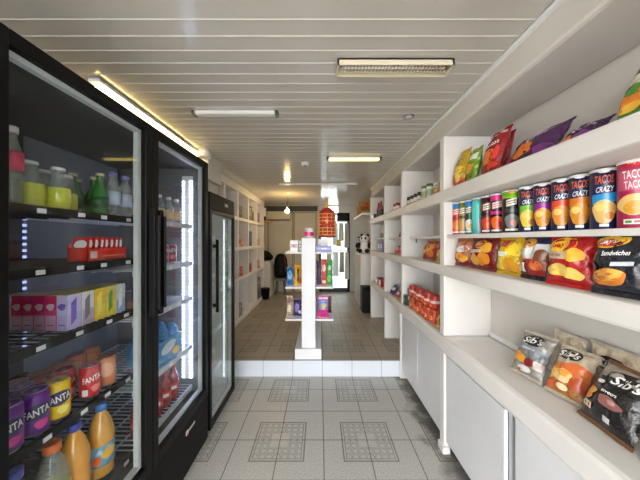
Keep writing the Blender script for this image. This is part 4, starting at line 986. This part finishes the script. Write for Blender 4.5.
st = thing('stool', 'grey stool carrying a black backpack by the beige door', 'stool', (-.94, 5.85, FB+.001))
m = MB(); m.lathe([(.15, .33), (.16, .35), (.16, .37), (.14, .38)], M((120, 118, 114), .5), n=20); m.build('seat', st)
for k in range(4):
    a = PI/4+k*PI/2; m = MB(); m.tube([(.11*math.cos(a), .11*math.sin(a), .33), (.15*math.cos(a), .15*math.sin(a), 0)], .018, M((110, 110, 110), .4), 8); m.build('leg', st)
bk = thing('backpack', 'black backpack with red trim propped on the grey stool', 'backpack', (-.94, 5.87, FB+.385))
m = MB(); m.lathe([(.12, 0), (.155, .04), (.165, .25), (.15, .45), (.09, .55), (.02, .58)], BLACKM, n=20, sy=.62); m.build('pack_body', bk)
m = MB(); m.lathe([(.08, .06), (.1, .1), (.1, .25), (.07, .3)], BLACK, (0, -.06, 0), n=16, sy=.6); m.build('front_pocket', bk)
m = MB(); m.tube([(.09, -.085, .5), (.125, -.09, .35), (.12, -.085, .15)], .012, C(130, 30, 36), 8); m.build('red_trim', bk)
# ------------------------------------------------------------------ far right corner
sd = thing('side_cabinet', 'white cabinet in the far right corner below the plush toys', 'cabinet', (.98, 5.0, FB+.001))
m = MB(); m.box(-.21, .185, -.35, .35, 0, 1.02, SHELF); m.build('carcass', sd, bevel=.006)
m = MB(); m.box(-.222, -.211, -.34, .34, .03, .99, WALL); m.build('door', sd, bevel=.003)
us = MB(); us.box(.74, XR-.002, 4.3, 5.35, 1.90, 1.935, SHELF); tag(us.build('wall_shelf', bevel=.004), 'short white wall shelf high in the far right corner', 'shelf')
def plush(label, loc, body, ear, sc=1, rot=0):
    t = thing('plush_toy', label, 'plush toy', loc, rot); t.scale = (sc, sc, sc)
    m = MB(); m.ball((0, 0, .09), (.075, .065, .095), body); m.ball((0, -.01, .22), (.065, .06, .06), body); m.build('body', t)
    for s in (-1, 1):
        m = MB(); m.ball((s*.05, 0, .275), (.024, .018, .024), ear); m.build('ear', t)
        m = MB(); m.ball((s*.026, -.055, .228), (.018, .014, .02), ear); m.build('eye', t)
        m = MB(); m.ball((s*.085, -.03, .12), (.03, .035, .05), ear); m.build('arm', t)
        m = MB(); m.ball((s*.055, -.07, .035), (.032, .05, .034), ear); m.build('leg', t)
wt, bkf = M((235, 235, 235), .9), M((24, 24, 26), .9)
plush('black and white plush panda at the front of the far right cabinet', (.87, 4.76, FB+1.034), wt, bkf, 1.25, -.5)
plush('smaller black and white plush panda behind the front one', (.89, 5.24, FB+1.034), wt, bkf, 1.1, -.4)
plush('pink plush toy beside the pandas', (1.035, 4.99, FB+1.03), M((190, 130, 156), .9), M((120, 60, 84), .9), 1.05, -.5)
o = carton('snack_box', 'brown cardboard box on the high shelf in the far right corner', .24, .2, .26, C(166, 120, 66), [('rect', -.08, .08, .08, .16, C(120, 80, 40)), ('ell', .04, .2, .04, .03, C(190, 60, 40))], 'box'); on(o, .90, 4.75, 1.935, -.5)
o = carton('snack_box', 'tan box behind the brown one on the high shelf', .2, .2, .2, C(150, 130, 96), [('rect', -.06, .06, .06, .12, C(90, 70, 50))], 'box'); on(o, .90, 5.1, 1.935, -.5)
m = MB(); m.box(-.1, .1, -.12, .12, 0, .42, BLACK); m.box(-.105, .105, -.125, .125, .42, .45, BLACKM)
tag(m.build('waste_bin', loc=(.845, 4.42, FB+.001), bevel=.012), 'black bin on the floor at the end of the right shelving', 'bin')
# clear and white packs hanging at the glazed door
rk = thing('hanging_rail', 'two tier steel rail across the glazed door with plastic bags hanging from it', 'rail', (.36, 5.6, 1.88))
for z in (0, -.66):
    m = MB(); m.tube([(-.24, 0, z), (.32, 0, z)], .008, STEEL, 8); m.build('bar', rk)
for x in (-.24, .32):
    m = MB(); m.tube([(x, 0, -.66), (x, 0, CEIL-.004-1.88)], .005, STEEL, 6); m.build('drop_rod', rk)
plw = glass('plastic_wrap', (.8, .82, .82), boost=2, haze=.55)
def pbag(label, x, z, w, h, mat, seed, y=5.6):
    t = thing('plastic_bag', label, 'bag', (x, y, z))
    m = MB()
    def S(a, b, s):
        u = a*2-1; k = (1-.2*b)*(w/2); n_ = noise.noise(Vector((u*2+seed, b*3, seed)))*.02
        return (u*k, s*(.05*max(0, 1-abs(u)**2)**.5*math.sin(PI*min(1, b*.9+.08))+n_*(1-abs(u))), -h*(1-b))
    for s in (-1, 1): m.grid(lambda a, b: S(a, b, s), 10, 12, mat)
    m.build('bag_body', t, recalc=False)
    m = MB(); m.tube([(-.03, 0, -.005), (0, 0, .027), (.03, 0, -.005)], .003, WHITE, 6); m.build('hang_loop', t)
whb = M((226, 228, 226), .4)
gry = M((176, 180, 178), .35); pal = M((206, 208, 204), .4)
pbag('white plastic bag hanging leftmost on the upper rail at the glazed door', .21, 1.84, .13, .34, whb, 1)
pbag('clear plastic bag second from the left on the upper rail', .35, 1.84, .13, .50, plw, 2)
pbag('pale bag third from the left on the upper rail', .485, 1.84, .12, .40, pal, 5)
pbag('grey bag at the right end of the upper rail', .61, 1.84, .11, .56, gry, 3)
pbag('white bag at the left end of the lower rail', .21, 1.18, .13, .42, whb, 6)
pbag('clear bag in the middle of the lower rail', .36, 1.18, .14, .55, plw, 7)
pbag('grey bag right of the middle on the lower rail', .50, 1.18, .12, .46, gry, 8)
pbag('pale bag at the right end of the lower rail', .615, 1.18, .10, .62, pal, 9)
pbag('lime yellow packet hanging in front of the upper rail', .42, 1.46, .11, .14, M((206, 214, 110), .4), 4, 5.5)
# ------------------------------------------------------------------ light, camera, view
w = bpy.data.worlds.new('World'); SC.world = w; w.use_nodes = True
bg_ = w.node_tree.nodes['Background']
bg_.inputs['Color'].default_value = (.98, .99, 1, 1); bg_.inputs['Strength'].default_value = 8.5

cam = bpy.data.cameras.new('camera'); co = bpy.data.objects.new('camera', cam); COL.objects.link(co)
co.location = (0, 0, CAM_Z); co.rotation_euler = (PI/2, 0, 0)
cam.sensor_width = 36; cam.lens = 36*245/640; cam.clip_start = .02
SC.camera = co
SC.view_settings.view_transform = 'Standard'
try: SC.view_settings.look = 'None'
except Exception: pass
SC.view_settings.exposure = 0.22; SC.view_settings.gamma = 1; SC.view_settings.use_curve_mapping = False
